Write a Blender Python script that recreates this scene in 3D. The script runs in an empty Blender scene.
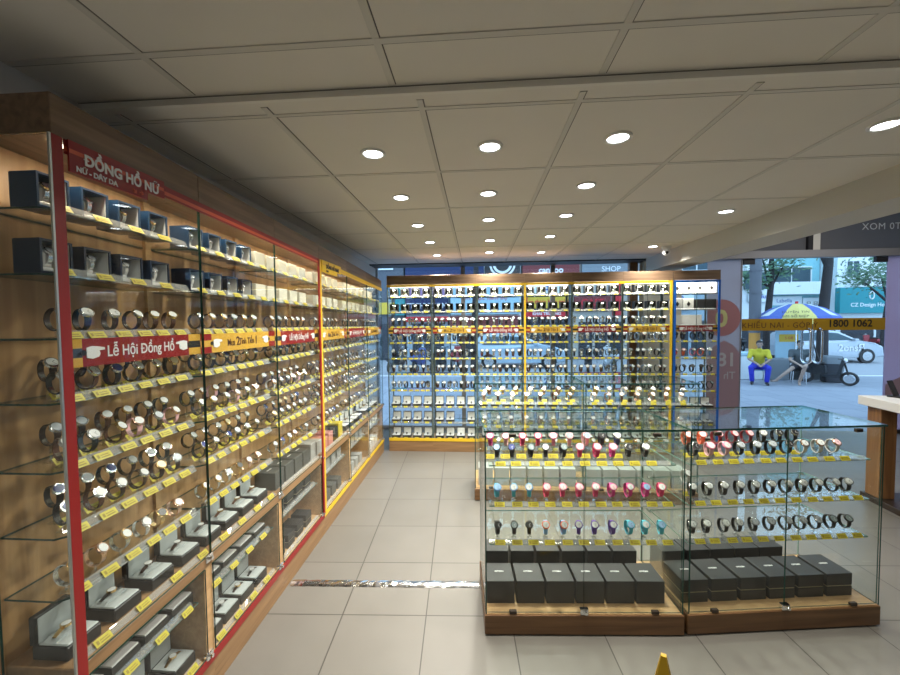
import bpy, bmesh, math, random
from mathutils import Matrix, Vector
random.seed(7)
scene = bpy.context.scene
PI = math.pi
# ------------------------------------------------------------------ camera
F_PX = 385.0
yaw, pitch, roll = math.atan(27 / 385), math.atan(15.5 / 385), 0.010
fw = Vector((-math.sin(yaw) * math.cos(pitch), math.cos(yaw) * math.cos(pitch), -math.sin(pitch)))
r0 = Vector((math.cos(yaw), math.sin(yaw), 0)); u0 = r0.cross(fw)
rt = r0 * math.cos(roll) - u0 * math.sin(roll); up = u0 * math.cos(roll) + r0 * math.sin(roll)
cam_d = bpy.data.cameras.new('camera'); cam = bpy.data.objects.new('camera', cam_d)
scene.collection.objects.link(cam)
cam.matrix_world = Matrix(((rt.x, up.x, -fw.x, 0), (rt.y, up.y, -fw.y, 0), (rt.z, up.z, -fw.z, 1.6), (0, 0, 0, 1)))
cam_d.sensor_width = 36; cam_d.lens = F_PX / 900 * 36; cam_d.clip_start = 0.02; cam_d.clip_end = 200
scene.camera = cam
# ------------------------------------------------------------------ world, light, exposure
W = bpy.data.worlds.new('sky'); scene.world = W; W.use_nodes = True
W.node_tree.nodes['Background'].inputs[0].default_value = (0.56, 0.78, 1.0, 1)
W.node_tree.nodes['Background'].inputs[1].default_value = 2.6
DOWNLIGHT_W = 12.0
STRIP_W = 3.0
vs = scene.view_settings
vs.view_transform = 'Standard'; vs.look = 'None'; vs.gamma = 1; vs.use_curve_mapping = False
vs.exposure = 0.15
scene.cycles.transparent_max_bounces = 64
scene.cycles.max_bounces = 8; scene.cycles.diffuse_bounces = 3; scene.cycles.glossy_bounces = 4
scene.cycles.sample_clamp_indirect = 3.0
scene.cycles.caustics_reflective = False; scene.cycles.caustics_refractive = False

# ------------------------------------------------------------------ materials
def nt(name):
    m = bpy.data.materials.new(name); m.use_nodes = True
    return m, m.node_tree, m.node_tree.nodes['Principled BSDF']
def mat(name, col, rough=0.5, metal=0.0, emit=None, es=0.0, var=0.0, vscale=20.0, spec=0.5):
    m, t, b = nt(name)
    b.inputs['Base Color'].default_value = (*col, 1); b.inputs['Roughness'].default_value = rough
    b.inputs['Metallic'].default_value = metal
    b.inputs['Specular IOR Level'].default_value = spec
    if emit:
        b.inputs['Emission Color'].default_value = (*emit, 1); b.inputs['Emission Strength'].default_value = es
    if var:
        tc = t.nodes.new('ShaderNodeTexCoord'); n = t.nodes.new('ShaderNodeTexNoise'); n.inputs['Scale'].default_value = vscale
        n.inputs['Detail'].default_value = 4
        r = t.nodes.new('ShaderNodeMapRange'); r.inputs[3].default_value = 1 - var; r.inputs[4].default_value = 1 + var
        mx = t.nodes.new('ShaderNodeVectorMath'); mx.operation = 'SCALE'; mx.inputs[0].default_value = col
        t.links.new(tc.outputs['Object'], n.inputs['Vector']); t.links.new(n.outputs['Fac'], r.inputs[0])
        t.links.new(r.outputs[0], mx.inputs['Scale']); t.links.new(mx.outputs[0], b.inputs['Base Color'])
    return m
def wood(name, c1, c2, axis='Y', rough=0.42, scale=1.0):
    m, t, b = nt(name)
    tc = t.nodes.new('ShaderNodeTexCoord'); mp = t.nodes.new('ShaderNodeMapping')
    s = {'X': (1.2, 22, 22), 'Y': (22, 1.2, 22), 'Z': (22, 22, 1.2)}[axis]
    mp.inputs['Scale'].default_value = [q * scale for q in s]
    n = t.nodes.new('ShaderNodeTexNoise'); n.inputs['Scale'].default_value = 1.6; n.inputs['Detail'].default_value = 7
    n.inputs['Distortion'].default_value = 0.6
    cr = t.nodes.new('ShaderNodeValToRGB'); e = cr.color_ramp.elements
    e[0].position = 0.3; e[0].color = (*c1, 1); e[1].position = 0.72; e[1].color = (*c2, 1)
    t.links.new(tc.outputs['Object'], mp.inputs[0]); t.links.new(mp.outputs[0], n.inputs['Vector'])
    t.links.new(n.outputs['Fac'], cr.inputs[0]); t.links.new(cr.outputs[0], b.inputs['Base Color'])
    b.inputs['Roughness'].default_value = rough
    return m
def glass(name, tint=(1, 1, 1), refl=0.9, base=0.03):
    m = bpy.data.materials.new(name); m.use_nodes = True; t = m.node_tree; t.nodes.clear()
    o = t.nodes.new('ShaderNodeOutputMaterial'); mx = t.nodes.new('ShaderNodeMixShader')
    tr = t.nodes.new('ShaderNodeBsdfTransparent'); tr.inputs[0].default_value = (*tint, 1)
    g = t.nodes.new('ShaderNodeBsdfGlossy'); g.inputs['Roughness'].default_value = 0.0
    lw = t.nodes.new('ShaderNodeLayerWeight'); lw.inputs[0].default_value = 0.5
    p = t.nodes.new('ShaderNodeMath'); p.operation = 'POWER'; p.inputs[1].default_value = 5.0
    a = t.nodes.new('ShaderNodeMath'); a.operation = 'MULTIPLY_ADD'; a.inputs[1].default_value = refl; a.inputs[2].default_value = base
    t.links.new(lw.outputs['Facing'], p.inputs[0]); t.links.new(p.outputs[0], a.inputs[0])
    t.links.new(a.outputs[0], mx.inputs[0]); t.links.new(tr.outputs[0], mx.inputs[1]); t.links.new(g.outputs[0], mx.inputs[2])
    t.links.new(mx.outputs[0], o.inputs[0])
    return m
M = {}
M['oak'] = wood('oak_veneer', (0.20, 0.115, 0.055), (0.36, 0.225, 0.115), 'Y')
M['oak_x'] = wood('oak_veneer_crosswise', (0.19, 0.105, 0.045), (0.34, 0.20, 0.095), 'X')
M['oak_z'] = wood('oak_back_panel', (0.39, 0.215, 0.09), (0.62, 0.38, 0.18), 'Z', scale=0.7)
M['oak_light'] = wood('oak_light', (0.45, 0.27, 0.12), (0.62, 0.40, 0.20), 'X')
M['oak_front'] = wood('oak_fascia', (0.19, 0.125, 0.08), (0.30, 0.21, 0.14), 'Y')
M['oak_front_x'] = wood('oak_fascia_crosswise', (0.14, 0.086, 0.05), (0.25, 0.165, 0.105), 'X')
M['oak_dark'] = wood('oak_plinth', (0.09, 0.042, 0.016), (0.18, 0.092, 0.038), 'X')
M['leg_wood'] = wood('stained_leg_wood', (0.16, 0.075, 0.03), (0.30, 0.15, 0.06), 'Z')
M['glass'] = glass('clear_glass', (0.985, 1.0, 0.992))
M['facade'] = glass('tinted_facade_glass', (0.86, 0.93, 0.99), 0.7, 0.04)
M['edge'] = mat('green_glass_edge', (0.018, 0.06, 0.048), 0.15)
M['edge_l'] = mat('pale_glass_edge', (0.22, 0.36, 0.30), 0.15)
M['acrylic'] = glass('clear_acrylic', (0.93, 0.95, 0.95), 0.8, 0.22)
def milky(name):
    m = glass(name, (0.92, 0.94, 0.94), 0.6, 0.2); t = m.node_tree; o = [n for n in t.nodes if n.type == 'OUTPUT_MATERIAL'][0]
    g = o.inputs[0].links[0].from_node; d = t.nodes.new('ShaderNodeBsdfDiffuse'); d.inputs[0].default_value = (0.85, 0.87, 0.86, 1)
    x = t.nodes.new('ShaderNodeMixShader'); x.inputs[0].default_value = 0.24
    t.links.new(g.outputs[0], x.inputs[1]); t.links.new(d.outputs[0], x.inputs[2]); t.links.new(x.outputs[0], o.inputs[0]); return m
M['rail'] = milky('milky_plastic_rail')
M['red'] = mat('red_vinyl', (0.27, 0.010, 0.010), 0.4)
M['redl'] = mat('orange_red_vinyl', (0.62, 0.10, 0.04), 0.4)
M['yellow'] = mat('yellow_vinyl', (0.72, 0.47, 0.02), 0.4)
M['gold_v'] = mat('golden_vinyl', (0.66, 0.38, 0.05), 0.4)
M['blue_v'] = mat('blue_vinyl', (0.01, 0.10, 0.42), 0.4)
M['blackv'] = mat('black_vinyl', (0.02, 0.018, 0.018), 0.4)
M['white'] = mat('white_paint', (0.80, 0.80, 0.78), 0.5)
M['whiteink'] = mat('white_lettering', (0.85, 0.85, 0.85), 0.5)
M['brownink'] = mat('dark_brown_lettering', (0.10, 0.035, 0.015), 0.5)
M['tag'] = mat('yellow_price_card', (0.55, 0.47, 0.03), 0.5)
M['tagink'] = mat('price_card_print', (0.30, 0.22, 0.02), 0.6)
M['tagw'] = mat('white_hang_tag', (0.82, 0.82, 0.80), 0.5)
M['steel'] = mat('polished_steel', (0.72, 0.72, 0.72), 0.18, 1.0)
M['chrome'] = mat('chrome', (0.85, 0.85, 0.85), 0.08, 1.0)
M['gold'] = mat('gold_plate', (0.85, 0.60, 0.28), 0.2, 1.0)
M['rose'] = mat('rose_gold_plate', (0.86, 0.56, 0.42), 0.2, 1.0)
M['glint'] = mat('edge_glint_metal', (0.50, 0.52, 0.50), 0.35, 1.0)
M['post'] = mat('grey_cabinet_post', (0.16, 0.20, 0.18), 0.3, 0.4)
M['hinge'] = mat('bronze_hinge', (0.06, 0.045, 0.035), 0.4, 0.6)
LE = {'black': (0.015, 0.013, 0.013), 'brown': (0.085, 0.032, 0.014), 'darkbrown': (0.035, 0.017, 0.011), 'white': (0.75, 0.73, 0.70), 'pink': (0.86, 0.24, 0.36),
      'crimson': (0.72, 0.03, 0.14), 'magenta': (0.72, 0.035, 0.26), 'cyan': (0.06, 0.46, 0.60), 'purple': (0.10, 0.035, 0.30),
      'orange': (0.85, 0.16, 0.07), 'maroon': (0.33, 0.03, 0.04), 'lightpink': (0.88, 0.50, 0.52), 'navy': (0.02, 0.035, 0.12), 'skyblue': (0.18, 0.40, 0.75)}
for k, c in LE.items(): M['s_' + k] = mat(k + '_strap', c, 0.5)
for k, c in {'white': (0.62, 0.63, 0.62), 'silver': (0.42, 0.45, 0.48), 'black': (0.02, 0.02, 0.022), 'blue': (0.03, 0.05, 0.22), 'champagne': (0.72, 0.62, 0.38), 'grey': (0.22, 0.27, 0.28), 'skyblue': (0.30, 0.48, 0.72), 'rosy': (0.85, 0.55, 0.58)}.items():
    M['d_' + k] = mat(k + '_dial', c, 0.35)
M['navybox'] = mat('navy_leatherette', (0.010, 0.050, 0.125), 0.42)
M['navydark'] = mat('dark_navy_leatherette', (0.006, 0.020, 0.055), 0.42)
M['blackbox'] = mat('black_card_box', (0.018, 0.018, 0.019), 0.5)
M['greybox'] = mat('grey_card_box', (0.07, 0.075, 0.07), 0.5)
M['silverbox'] = mat('silver_card_box', (0.42, 0.43, 0.42), 0.45)
M['creambox'] = mat('cream_card_box', (0.80, 0.76, 0.62), 0.6)
M['satin'] = mat('grey_satin_lining', (0.46, 0.50, 0.50), 0.55)
M['satinw'] = mat('white_satin_lining', (0.90, 0.90, 0.89), 0.6)
M['led'] = mat('led_strip_lit', (1, 1, 1), 0.5, emit=(1.0, 0.90, 0.66), es=9.0)
M['ledw'] = mat('led_strip_lit_cool', (1, 1, 1), 0.5, emit=(0.9, 0.96, 1.0), es=8.0)
M['lamp'] = mat('downlight_lens_lit', (1, 1, 1), 0.5, emit=(0.92, 0.97, 1.0), es=16.0)
M['dark'] = mat('dark_frame', (0.02, 0.02, 0.025), 0.5)
M['tape'] = mat('silver_tape', (0.75, 0.75, 0.78), 0.16, 1.0)

# ------------------------------------------------------------------ mesh builder
C = scene.collection
class MB:
    def __init__(s): s.v = []; s.f = []; s.m = []; s.xf = None; s.sm = []
    def add(s, vs_, fs, m=0, smooth=False):
        o = len(s.v)
        for p in vs_:
            p = Vector(p)
            if s.xf: p = s.xf @ p
            s.v.append(p)
        for i, f in enumerate(fs):
            s.f.append([o + q for q in f]); s.m.append(m[i] if isinstance(m, (list, tuple)) else m); s.sm.append(smooth)
    def box(s, x0, x1, y0, y1, z0, z1, m=0):
        # face order: -x +x -y +y -z +z
        v = [(x0, y0, z0), (x1, y0, z0), (x1, y1, z0), (x0, y1, z0), (x0, y0, z1), (x1, y0, z1), (x1, y1, z1), (x0, y1, z1)]
        s.add(v, [(0, 4, 7, 3), (1, 2, 6, 5), (0, 1, 5, 4), (3, 7, 6, 2), (0, 3, 2, 1), (4, 5, 6, 7)], m); return s
    def rbox(s, x0, x1, y0, y1, z0, z1, b=0.003, m=0):
        # chamfered on all edges
        import itertools
        V = []; idx = {}
        xs = (x0, x1); ys = (y0, y1); zs = (z0, z1)
        for a, c, d in itertools.product((0, 1), repeat=3):
            sx, sy, sz = (b if a == 0 else -b), (b if c == 0 else -b), (b if d == 0 else -b)
            idx[(a, c, d, 0)] = len(V); V.append((xs[a], ys[c] + sy, zs[d] + sz))
            idx[(a, c, d, 1)] = len(V); V.append((xs[a] + sx, ys[c], zs[d] + sz))
            idx[(a, c, d, 2)] = len(V); V.append((xs[a] + sx, ys[c] + sy, zs[d]))
        Fc = []
        I = lambda a, c, d, k: idx[(a, c, d, k)]
        Fc += [(I(0,0,0,0), I(0,0,1,0), I(0,1,1,0), I(0,1,0,0)), (I(1,0,0,0), I(1,1,0,0), I(1,1,1,0), I(1,0,1,0)),
               (I(0,0,0,1), I(1,0,0,1), I(1,0,1,1), I(0,0,1,1)), (I(0,1,0,1), I(0,1,1,1), I(1,1,1,1), I(1,1,0,1)),
               (I(0,0,0,2), I(0,1,0,2), I(1,1,0,2), I(1,0,0,2)), (I(0,0,1,2), I(1,0,1,2), I(1,1,1,2), I(0,1,1,2))]
        for p in (0, 1):
            for q in (0, 1):
                Fc.append((I(p,q,0,0), I(p,q,0,1), I(p,q,1,1), I(p,q,1,0)))
                Fc.append((I(p,0,q,0), I(p,0,q,2), I(p,1,q,2), I(p,1,q,0)))
                Fc.append((I(0,p,q,1), I(0,p,q,2), I(1,p,q,2), I(1,p,q,1)))
        for a, c, d in itertools.product((0, 1), repeat=3): Fc.append((I(a,c,d,0), I(a,c,d,1), I(a,c,d,2)))
        s.add(V, Fc, m); return s
    def cyl(s, p0, p1, r, r1=None, n=16, m=0, caps=True, smooth=True):
        p0, p1 = Vector(p0), Vector(p1); r1 = r if r1 is None else r1
        d = (p1 - p0).normalized(); a = d.orthogonal().normalized(); b = d.cross(a)
        A = [p0 + (a * math.cos(2*PI*i/n) + b * math.sin(2*PI*i/n)) * r for i in range(n)]
        B = [p1 + (a * math.cos(2*PI*i/n) + b * math.sin(2*PI*i/n)) * r1 for i in range(n)]
        s.add(A + B, [(i, (i+1) % n, n + (i+1) % n, n + i) for i in range(n)], m, smooth)
        if caps:
            s.add(A, [tuple(range(n))[::-1]], m); s.add(B, [tuple(range(n))], m)
        return s
    def tube(s, pts, r, n=8, m=0, closed=False, smooth=True):
        pts = [Vector(p) for p in pts]; k = len(pts); rings = []
        rr = r if isinstance(r, (list, tuple)) else [r] * k
        prev = None
        for i, p in enumerate(pts):
            if closed: t = (pts[(i+1) % k] - pts[i-1]).normalized()
            else: t = (pts[min(i+1, k-1)] - pts[max(i-1, 0)]).normalized()
            if prev is None: a = t.orthogonal().normalized()
            else:
                a = prev - t * prev.dot(t)
                a = a.normalized() if a.length > 1e-6 else t.orthogonal().normalized()
            prev = a; b = t.cross(a)
            rings.append([p + (a * math.cos(2*PI*j/n) + b * math.sin(2*PI*j/n)) * rr[i] for j in range(n)])
        V = [q for R_ in rings for q in R_]; Fc = []
        for i in range(k if closed else k - 1):
            i2 = (i + 1) % k
            for j in range(n): Fc.append((i*n + j, i*n + (j+1) % n, i2*n + (j+1) % n, i2*n + j))
        s.add(V, Fc, m, smooth)
        if not closed:
            s.add(rings[0], [tuple(range(n))[::-1]], m); s.add(rings[-1], [tuple(range(n))], m)
        return s
    def prism(s, prof, y0, y1, m=0, axis='y', smooth=False):
        # profile of (a, b) extruded along axis
        n = len(prof)
        def P(a, b, t): return {'y': (a, t, b), 'x': (t, a, b), 'z': (a, b, t)}[axis]
        A = [P(a, b, y0) for a, b in prof]; B = [P(a, b, y1) for a, b in prof]
        s.add(A + B, [(i, (i+1) % n, n + (i+1) % n, n + i) for i in range(n)], m, smooth)
        s.add(A, [tuple(range(n))[::-1]], m); s.add(B, [tuple(range(n))], m); return s
    def mesh(s, name, mats):
        me = bpy.data.meshes.new(name); me.from_pydata([tuple(p) for p in s.v], [], s.f)
        for q in mats: me.materials.append(q)
        me.polygons.foreach_set('material_index', s.m); me.polygons.foreach_set('use_smooth', s.sm)
        me.update(); return me
    def build(s, name, mats, parent=None):
        if not isinstance(mats, (list, tuple)): mats = [mats]
        return put(name, s.mesh(name, mats), parent)
def put(name, me, parent=None, loc=None, rz=None):
    o = bpy.data.objects.new(name, me); C.objects.link(o)
    if parent: o.parent = parent
    if loc is not None: o.location = loc
    if rz is not None: o.rotation_euler = (0, 0, rz)
    return o
def tag(o, label, cat, group=None, kind=None):
    if label: o['label'] = label
    if cat: o['category'] = cat
    if group: o['group'] = group
    if kind: o['kind'] = kind
    return o
def thing(name, label, cat, loc=(0, 0, 0), rz=0, group=None):
    o = bpy.data.objects.new(name, None); C.objects.link(o); o.empty_display_size = 0.05
    o.location = loc; o.rotation_euler = (0, 0, rz)
    return tag(o, label, cat, group)
def struct(name, mb, mats):
    o = mb.build(name, mats); o['kind'] = 'structure'; return o
def text_mesh(name, txt, size, m, extrude=0.0006, bold=0.0, space=1.0):
    cu = bpy.data.curves.new(name, 'FONT'); cu.body = txt; cu.size = size; cu.extrude = extrude
    cu.align_x = 'CENTER'; cu.align_y = 'CENTER'; cu.offset = bold; cu.space_character = space; cu.resolution_u = 3
    o = bpy.data.objects.new(name, cu); C.objects.link(o)
    def ev(t, al='CENTER'):
        cu.body = t; cu.align_x = al; bpy.context.view_layer.update()
        return bpy.data.meshes.new_from_object(o.evaluated_get(bpy.context.evaluated_depsgraph_get()))
    def ends(t):
        q = ev(t, 'LEFT'); v = [p.co.x for p in q.vertices]; bpy.data.meshes.remove(q); return min(v), max(v)
    me = ev(txt.replace('Đ', 'D'))
    if 'Đ' in txt:                                   # the stroke of the letter is added as a bar
        bm = bmesh.new(); bm.from_mesh(me); mid = sum(ends(txt.replace('Đ', 'D'))) / 2
        cxm = (min(v.co.x for v in bm.verts) + max(v.co.x for v in bm.verts)) / 2; dl, dr = ends('D')
        zt = max(v.co.z for v in bm.verts)
        base = ev('D'); ym = (min(v.co.y for v in base.vertices) + max(v.co.y for v in base.vertices)) / 2; bpy.data.meshes.remove(base)
        for i, ch in enumerate(txt):
            if ch == 'Đ':
                x = ends((txt[:i] + 'D').replace('Đ', 'D'))[1] - (dr - dl) - mid + cxm
                q = [bm.verts.new(p) for p in ((x - 0.10*size, ym - 0.035*size, zt + 0.0001), (x + 0.30*size, ym - 0.035*size, zt + 0.0001), (x + 0.30*size, ym + 0.035*size, zt + 0.0001), (x - 0.10*size, ym + 0.035*size, zt + 0.0001))]
                bm.faces.new(q)
        bm.to_mesh(me); bm.free()
    bpy.data.objects.remove(o); bpy.data.curves.remove(cu)
    me.name = name; me.materials.clear(); me.materials.append(m); return me
def put_text(name, txt, size, m, parent, loc, rot, mirror=False, sx=1.0, **k):
    me = text_mesh(name, txt, size, m, **k)
    if sx != 1.0: me.transform(Matrix.Scale(sx, 4, (1, 0, 0)))
    if mirror: me.transform(Matrix.Scale(-1, 4, (1, 0, 0)))
    o = bpy.data.objects.new(name, me); C.objects.link(o); o.parent = parent; o.location = loc; o.rotation_euler = rot
    return o
FACE_X = (PI/2, 0, PI/2)      # text that faces +X
FACE_NY = (PI/2, 0, 0)        # text that faces -Y
ORD = ['first', 'second', 'third', 'fourth', 'fifth', 'sixth', 'seventh', 'eighth', 'ninth', 'tenth', 'eleventh', 'twelfth', 'thirteenth', 'fourteenth']
def area_light(name, parent, loc, rot, sx, sy, power, col, shape='RECTANGLE', spread=PI):
    l = bpy.data.lights.new(name, 'AREA'); l.shape = shape; l.size = sx
    if shape == 'RECTANGLE': l.size_y = sy
    l.energy = power; l.color = col; l.spread = spread
    o = bpy.data.objects.new(name, l); C.objects.link(o); o.parent = parent; o.location = loc; o.rotation_euler = rot
    return o

# ------------------------------------------------------------------ floor, ceiling, walls
def tile_floor():
    m, t, b = nt('beige_porcelain_tiles')
    tc = t.nodes.new('ShaderNodeTexCoord'); mp = t.nodes.new('ShaderNodeMapping')
    a = math.radians(-2.5)
    mp.vector_type = 'POINT'; mp.inputs['Rotation'].default_value = (0, 0, a)
    mp.inputs['Location'].default_value = (TX, TY, 0)
    br = t.nodes.new('ShaderNodeTexBrick'); br.offset = 0; br.squash = 1
    br.inputs['Scale'].default_value = 1; br.inputs['Mortar Size'].default_value = 0.0032; br.inputs['Mortar Smooth'].default_value = 0.2
    br.inputs['Brick Width'].default_value = TILE; br.inputs['Row Height'].default_value = TILE
    br.inputs['Color1'].default_value = (0.135, 0.128, 0.112, 1); br.inputs['Color2'].default_value = (0.152, 0.144, 0.127, 1)
    br.inputs['Mortar'].default_value = (0.05, 0.046, 0.04, 1)
    n = t.nodes.new('ShaderNodeTexNoise'); n.inputs['Scale'].default_value = 3; n.inputs['Detail'].default_value = 6
    r = t.nodes.new('ShaderNodeMapRange'); r.inputs[3].default_value = 0.86; r.inputs[4].default_value = 1.12
    mx = t.nodes.new('ShaderNodeVectorMath'); mx.operation = 'SCALE'
    t.links.new(tc.outputs['Object'], mp.inputs[0]); t.links.new(mp.outputs[0], br.inputs['Vector'])
    t.links.new(tc.outputs['Object'], n.inputs['Vector']); t.links.new(n.outputs['Fac'], r.inputs[0])
    t.links.new(br.outputs['Color'], mx.inputs[0]); t.links.new(r.outputs[0], mx.inputs['Scale'])
    t.links.new(mx.outputs[0], b.inputs['Base Color']); b.inputs['Roughness'].default_value = 0.38; b.inputs['Specular IOR Level'].default_value = 0.35
    return m
TILE = 0.46; TX = 0.199; TY = 0.265
struct('floor', MB().box(-1.5, 8.0, -2.6, 5.78, -0.05, 0.0), [tile_floor()])
M['ceil'] = mat('ceiling_board', (0.78, 0.75, 0.70), 0.9, var=0.03, vscale=4)
M['tbar'] = mat('painted_ceiling_bar', (0.66, 0.64, 0.60), 0.7)
M['tgap'] = mat('ceiling_joint', (0.16, 0.15, 0.14), 0.9)
struct('ceiling', MB().box(-1.5, 2.26, 1.405, 5.35, 2.42, 2.52).box(-1.5, 2.26, -2.6, 1.405, 2.442, 2.52), [M['ceil']])
g = MB()
for x in (-1.39, -0.80, -0.205, 0.385, 0.985, 1.60):
    g.box(x - 0.011, x + 0.011, 1.44, 5.35, 2.4165, 2.42, 0); g.box(x + 0.011, x + 0.0155, 1.44, 5.35, 2.4185, 2.42, 1)
for y in (1.50, 2.125, 2.80, 3.51, 4.26, 4.98):
    g.box(-1.5, 2.25, y - 0.009, y + 0.009, 2.4175, 2.42, 0); g.box(-1.5, 2.25, y + 0.009, y + 0.014, 2.4187, 2.42, 1)
struct('trim_1', g, [M['tbar'], M['tgap']])
g = MB()
for y in (0.87, 1.13): pass
for x0, x1, y0, y1 in ((-1.5, 2.26, 1.155, 1.178), (-1.5, 2.26, 0.50, 0.523), (-1.05, -1.027, -2.0, 1.38), (-0.305, -0.282, -2.0, 1.38), (0.42, 0.443, -2.0, 1.38), (1.115, 1.138, -2.0, 1.38)):
    g.box(x0, x1, y0, y1, 2.4385 if x1 - x0 > 1 else 2.439, 2.442, 0)
    if x1 - x0 > 1: g.box(x0, x1, y1, y1 + 0.005, 2.4408, 2.442, 1)
    else: g.box(x1, x1 + 0.004, y0, y1, 2.4412, 2.442, 1)
struct('trim_2', g, [M['tbar'], M['tgap']])
M['lip'] = mat('ceiling_step_edge', (0.80, 0.78, 0.73), 0.7)
struct('trim_3', MB().box(-1.5, 2.26, 1.388, 1.405, 2.414, 2.437).box(-1.5, 2.26, 1.392, 1.405, 2.437, 2.442, 1), [M['lip'], M['tgap']])
M['beam'] = mat('cream_beam_paint', (0.60, 0.585, 0.54), 0.8)
struct('trim_4', MB().box(2.26, 2.60, -2.6, 5.35, 2.245, 2.52), [M['beam']])
M['wallp'] = mat('wall_paint', (0.7, 0.69, 0.66), 0.9)
struct('wall_left', MB().box(-1.6, -1.5, -2.6, 5.8, -0.05, 2.6), [M['wallp']])
struct('wall_behind', MB().box(-1.6, 8.0, -2.7, -2.6, -0.05, 3.4), [M['wallp']])
struct('wall_right', MB().box(8.0, 8.1, -2.6, 5.6, -0.05, 3.4), [M['wallp']])
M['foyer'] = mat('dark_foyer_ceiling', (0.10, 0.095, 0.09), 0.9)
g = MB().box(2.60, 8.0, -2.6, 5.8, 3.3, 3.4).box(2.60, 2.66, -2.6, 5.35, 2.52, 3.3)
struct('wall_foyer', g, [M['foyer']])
struct('wall_header', MB().box(-1.5, 2.60, 5.35, 5.66, 2.405, 3.3), [M['dark']])
M['pil'] = mat('beige_pilaster', (0.85, 0.82, 0.72), 0.7)
struct('wall_pilaster', MB().box(2.30, 2.80, 5.50, 5.66, 0, 2.405), [M['pil']])
struct('trim_5', MB().box(2.14, 2.24, 5.58, 5.66, 0, 2.405), [M['leg_wood']])

# ------------------------------------------------------------------ glass facade
YF = 5.70
M['fframe'] = mat('grey_facade_frame', (0.30, 0.30, 0.32), 0.5, 0.0)
def film(name, col):
    m = bpy.data.materials.new(name); m.use_nodes = True; t = m.node_tree; t.nodes.clear()
    o = t.nodes.new('ShaderNodeOutputMaterial'); a = t.nodes.new('ShaderNodeMixShader'); b = t.nodes.new('ShaderNodeMixShader')
    d = t.nodes.new('ShaderNodeBsdfDiffuse'); l = t.nodes.new('ShaderNodeBsdfTranslucent'); tr = t.nodes.new('ShaderNodeBsdfTransparent')
    d.inputs[0].default_value = (*col, 1); l.inputs[0].default_value = (*col, 1); tr.inputs[0].default_value = (0.5, 0.55, 0.65, 1)
    a.inputs[0].default_value = 0.6; b.inputs[0].default_value = 0.25
    t.links.new(d.outputs[0], a.inputs[1]); t.links.new(l.outputs[0], a.inputs[2]); t.links.new(a.outputs[0], b.inputs[1]); t.links.new(tr.outputs[0], b.inputs[2]); t.links.new(b.outputs[0], o.inputs[0])
    return m
M['frost'] = film('grey_purple_film', (0.56, 0.52, 0.54))
M['transom'] = film('grey_transom_film', (0.23, 0.215, 0.21)); M['transom'].node_tree.nodes['Mix Shader.001'].inputs[0].default_value = 0.06
M['film_r'] = film('violet_poster_film', (0.62, 0.50, 0.62))
xs = [-1.5, -0.2, 1.1, 2.2]
for i in range(3):
    r = thing('window_%d' % (i+1), None, None, (0, 0, 0)); r['kind'] = 'structure'
    MB().box(xs[i] + 0.03, xs[i+1] - 0.03, YF - 0.006, YF + 0.006, 0.05, 3.2).build('pane', M['facade'], r)
    f = MB().box(xs[i] - 0.03, xs[i] + 0.03, YF - 0.03, YF + 0.03, 0, 3.3).box(xs[i] + 0.03, xs[i+1] - 0.03, YF - 0.03, YF + 0.03, 0, 0.05)
    f.build('window_frame', M['fframe'], r)
r = thing('window_4', None, None); r['kind'] = 'structure'
MB().box(2.8, 3.24, YF - 0.006, YF + 0.006, 0.05, 2.44).build('pane', M['facade'], r)
MB().box(2.23, 2.29, YF - 0.03, YF + 0.03, 0, 3.3).build('window_frame', M['fframe'], r)
r = thing('window_5', None, None); r['kind'] = 'structure'
MB().box(3.25, 3.70, YF - 0.006, YF + 0.006, 0.04, 2.44).build('pane', M['frost'], r)
MB().box(3.70, 3.712, YF - 0.012, YF + 0.012, 0.0, 2.44).build('window_frame', M['fframe'], r)
r = thing('window_6', None, None); r['kind'] = 'structure'
MB().box(5.60, 8.0, YF - 0.006, YF + 0.006, 0.05, 2.44).build('pane', M['film_r'], r)
MB().box(5.60, 8.0, YF - 0.03, YF + 0.03, 0.0, 0.05).build('window_frame', M['dark'], r)
r = thing('window_7', None, None); r['kind'] = 'structure'
MB().box(2.62, 4.54, YF - 0.006, YF + 0.006, 2.54, 3.3).box(4.70, 8.0, YF - 0.006, YF + 0.006, 2.54, 3.3).build('pane', M['transom'], r)
MB().box(2.29, 8.0, YF - 0.05, YF + 0.05, 2.44, 2.54).build('window_frame', M['fframe'], r)
MB().box(4.54, 4.60, YF - 0.05, YF + 0.05, 2.54, 3.3).box(4.60, 4.70, YF - 0.04, YF + 0.05, 2.54, 3.3, 1).build('mullion', [M['dark'], M['beam']], r)
M['ylw_band'] = mat('ochre_door_band', (0.44, 0.26, 0.012), 0.5)
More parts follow.
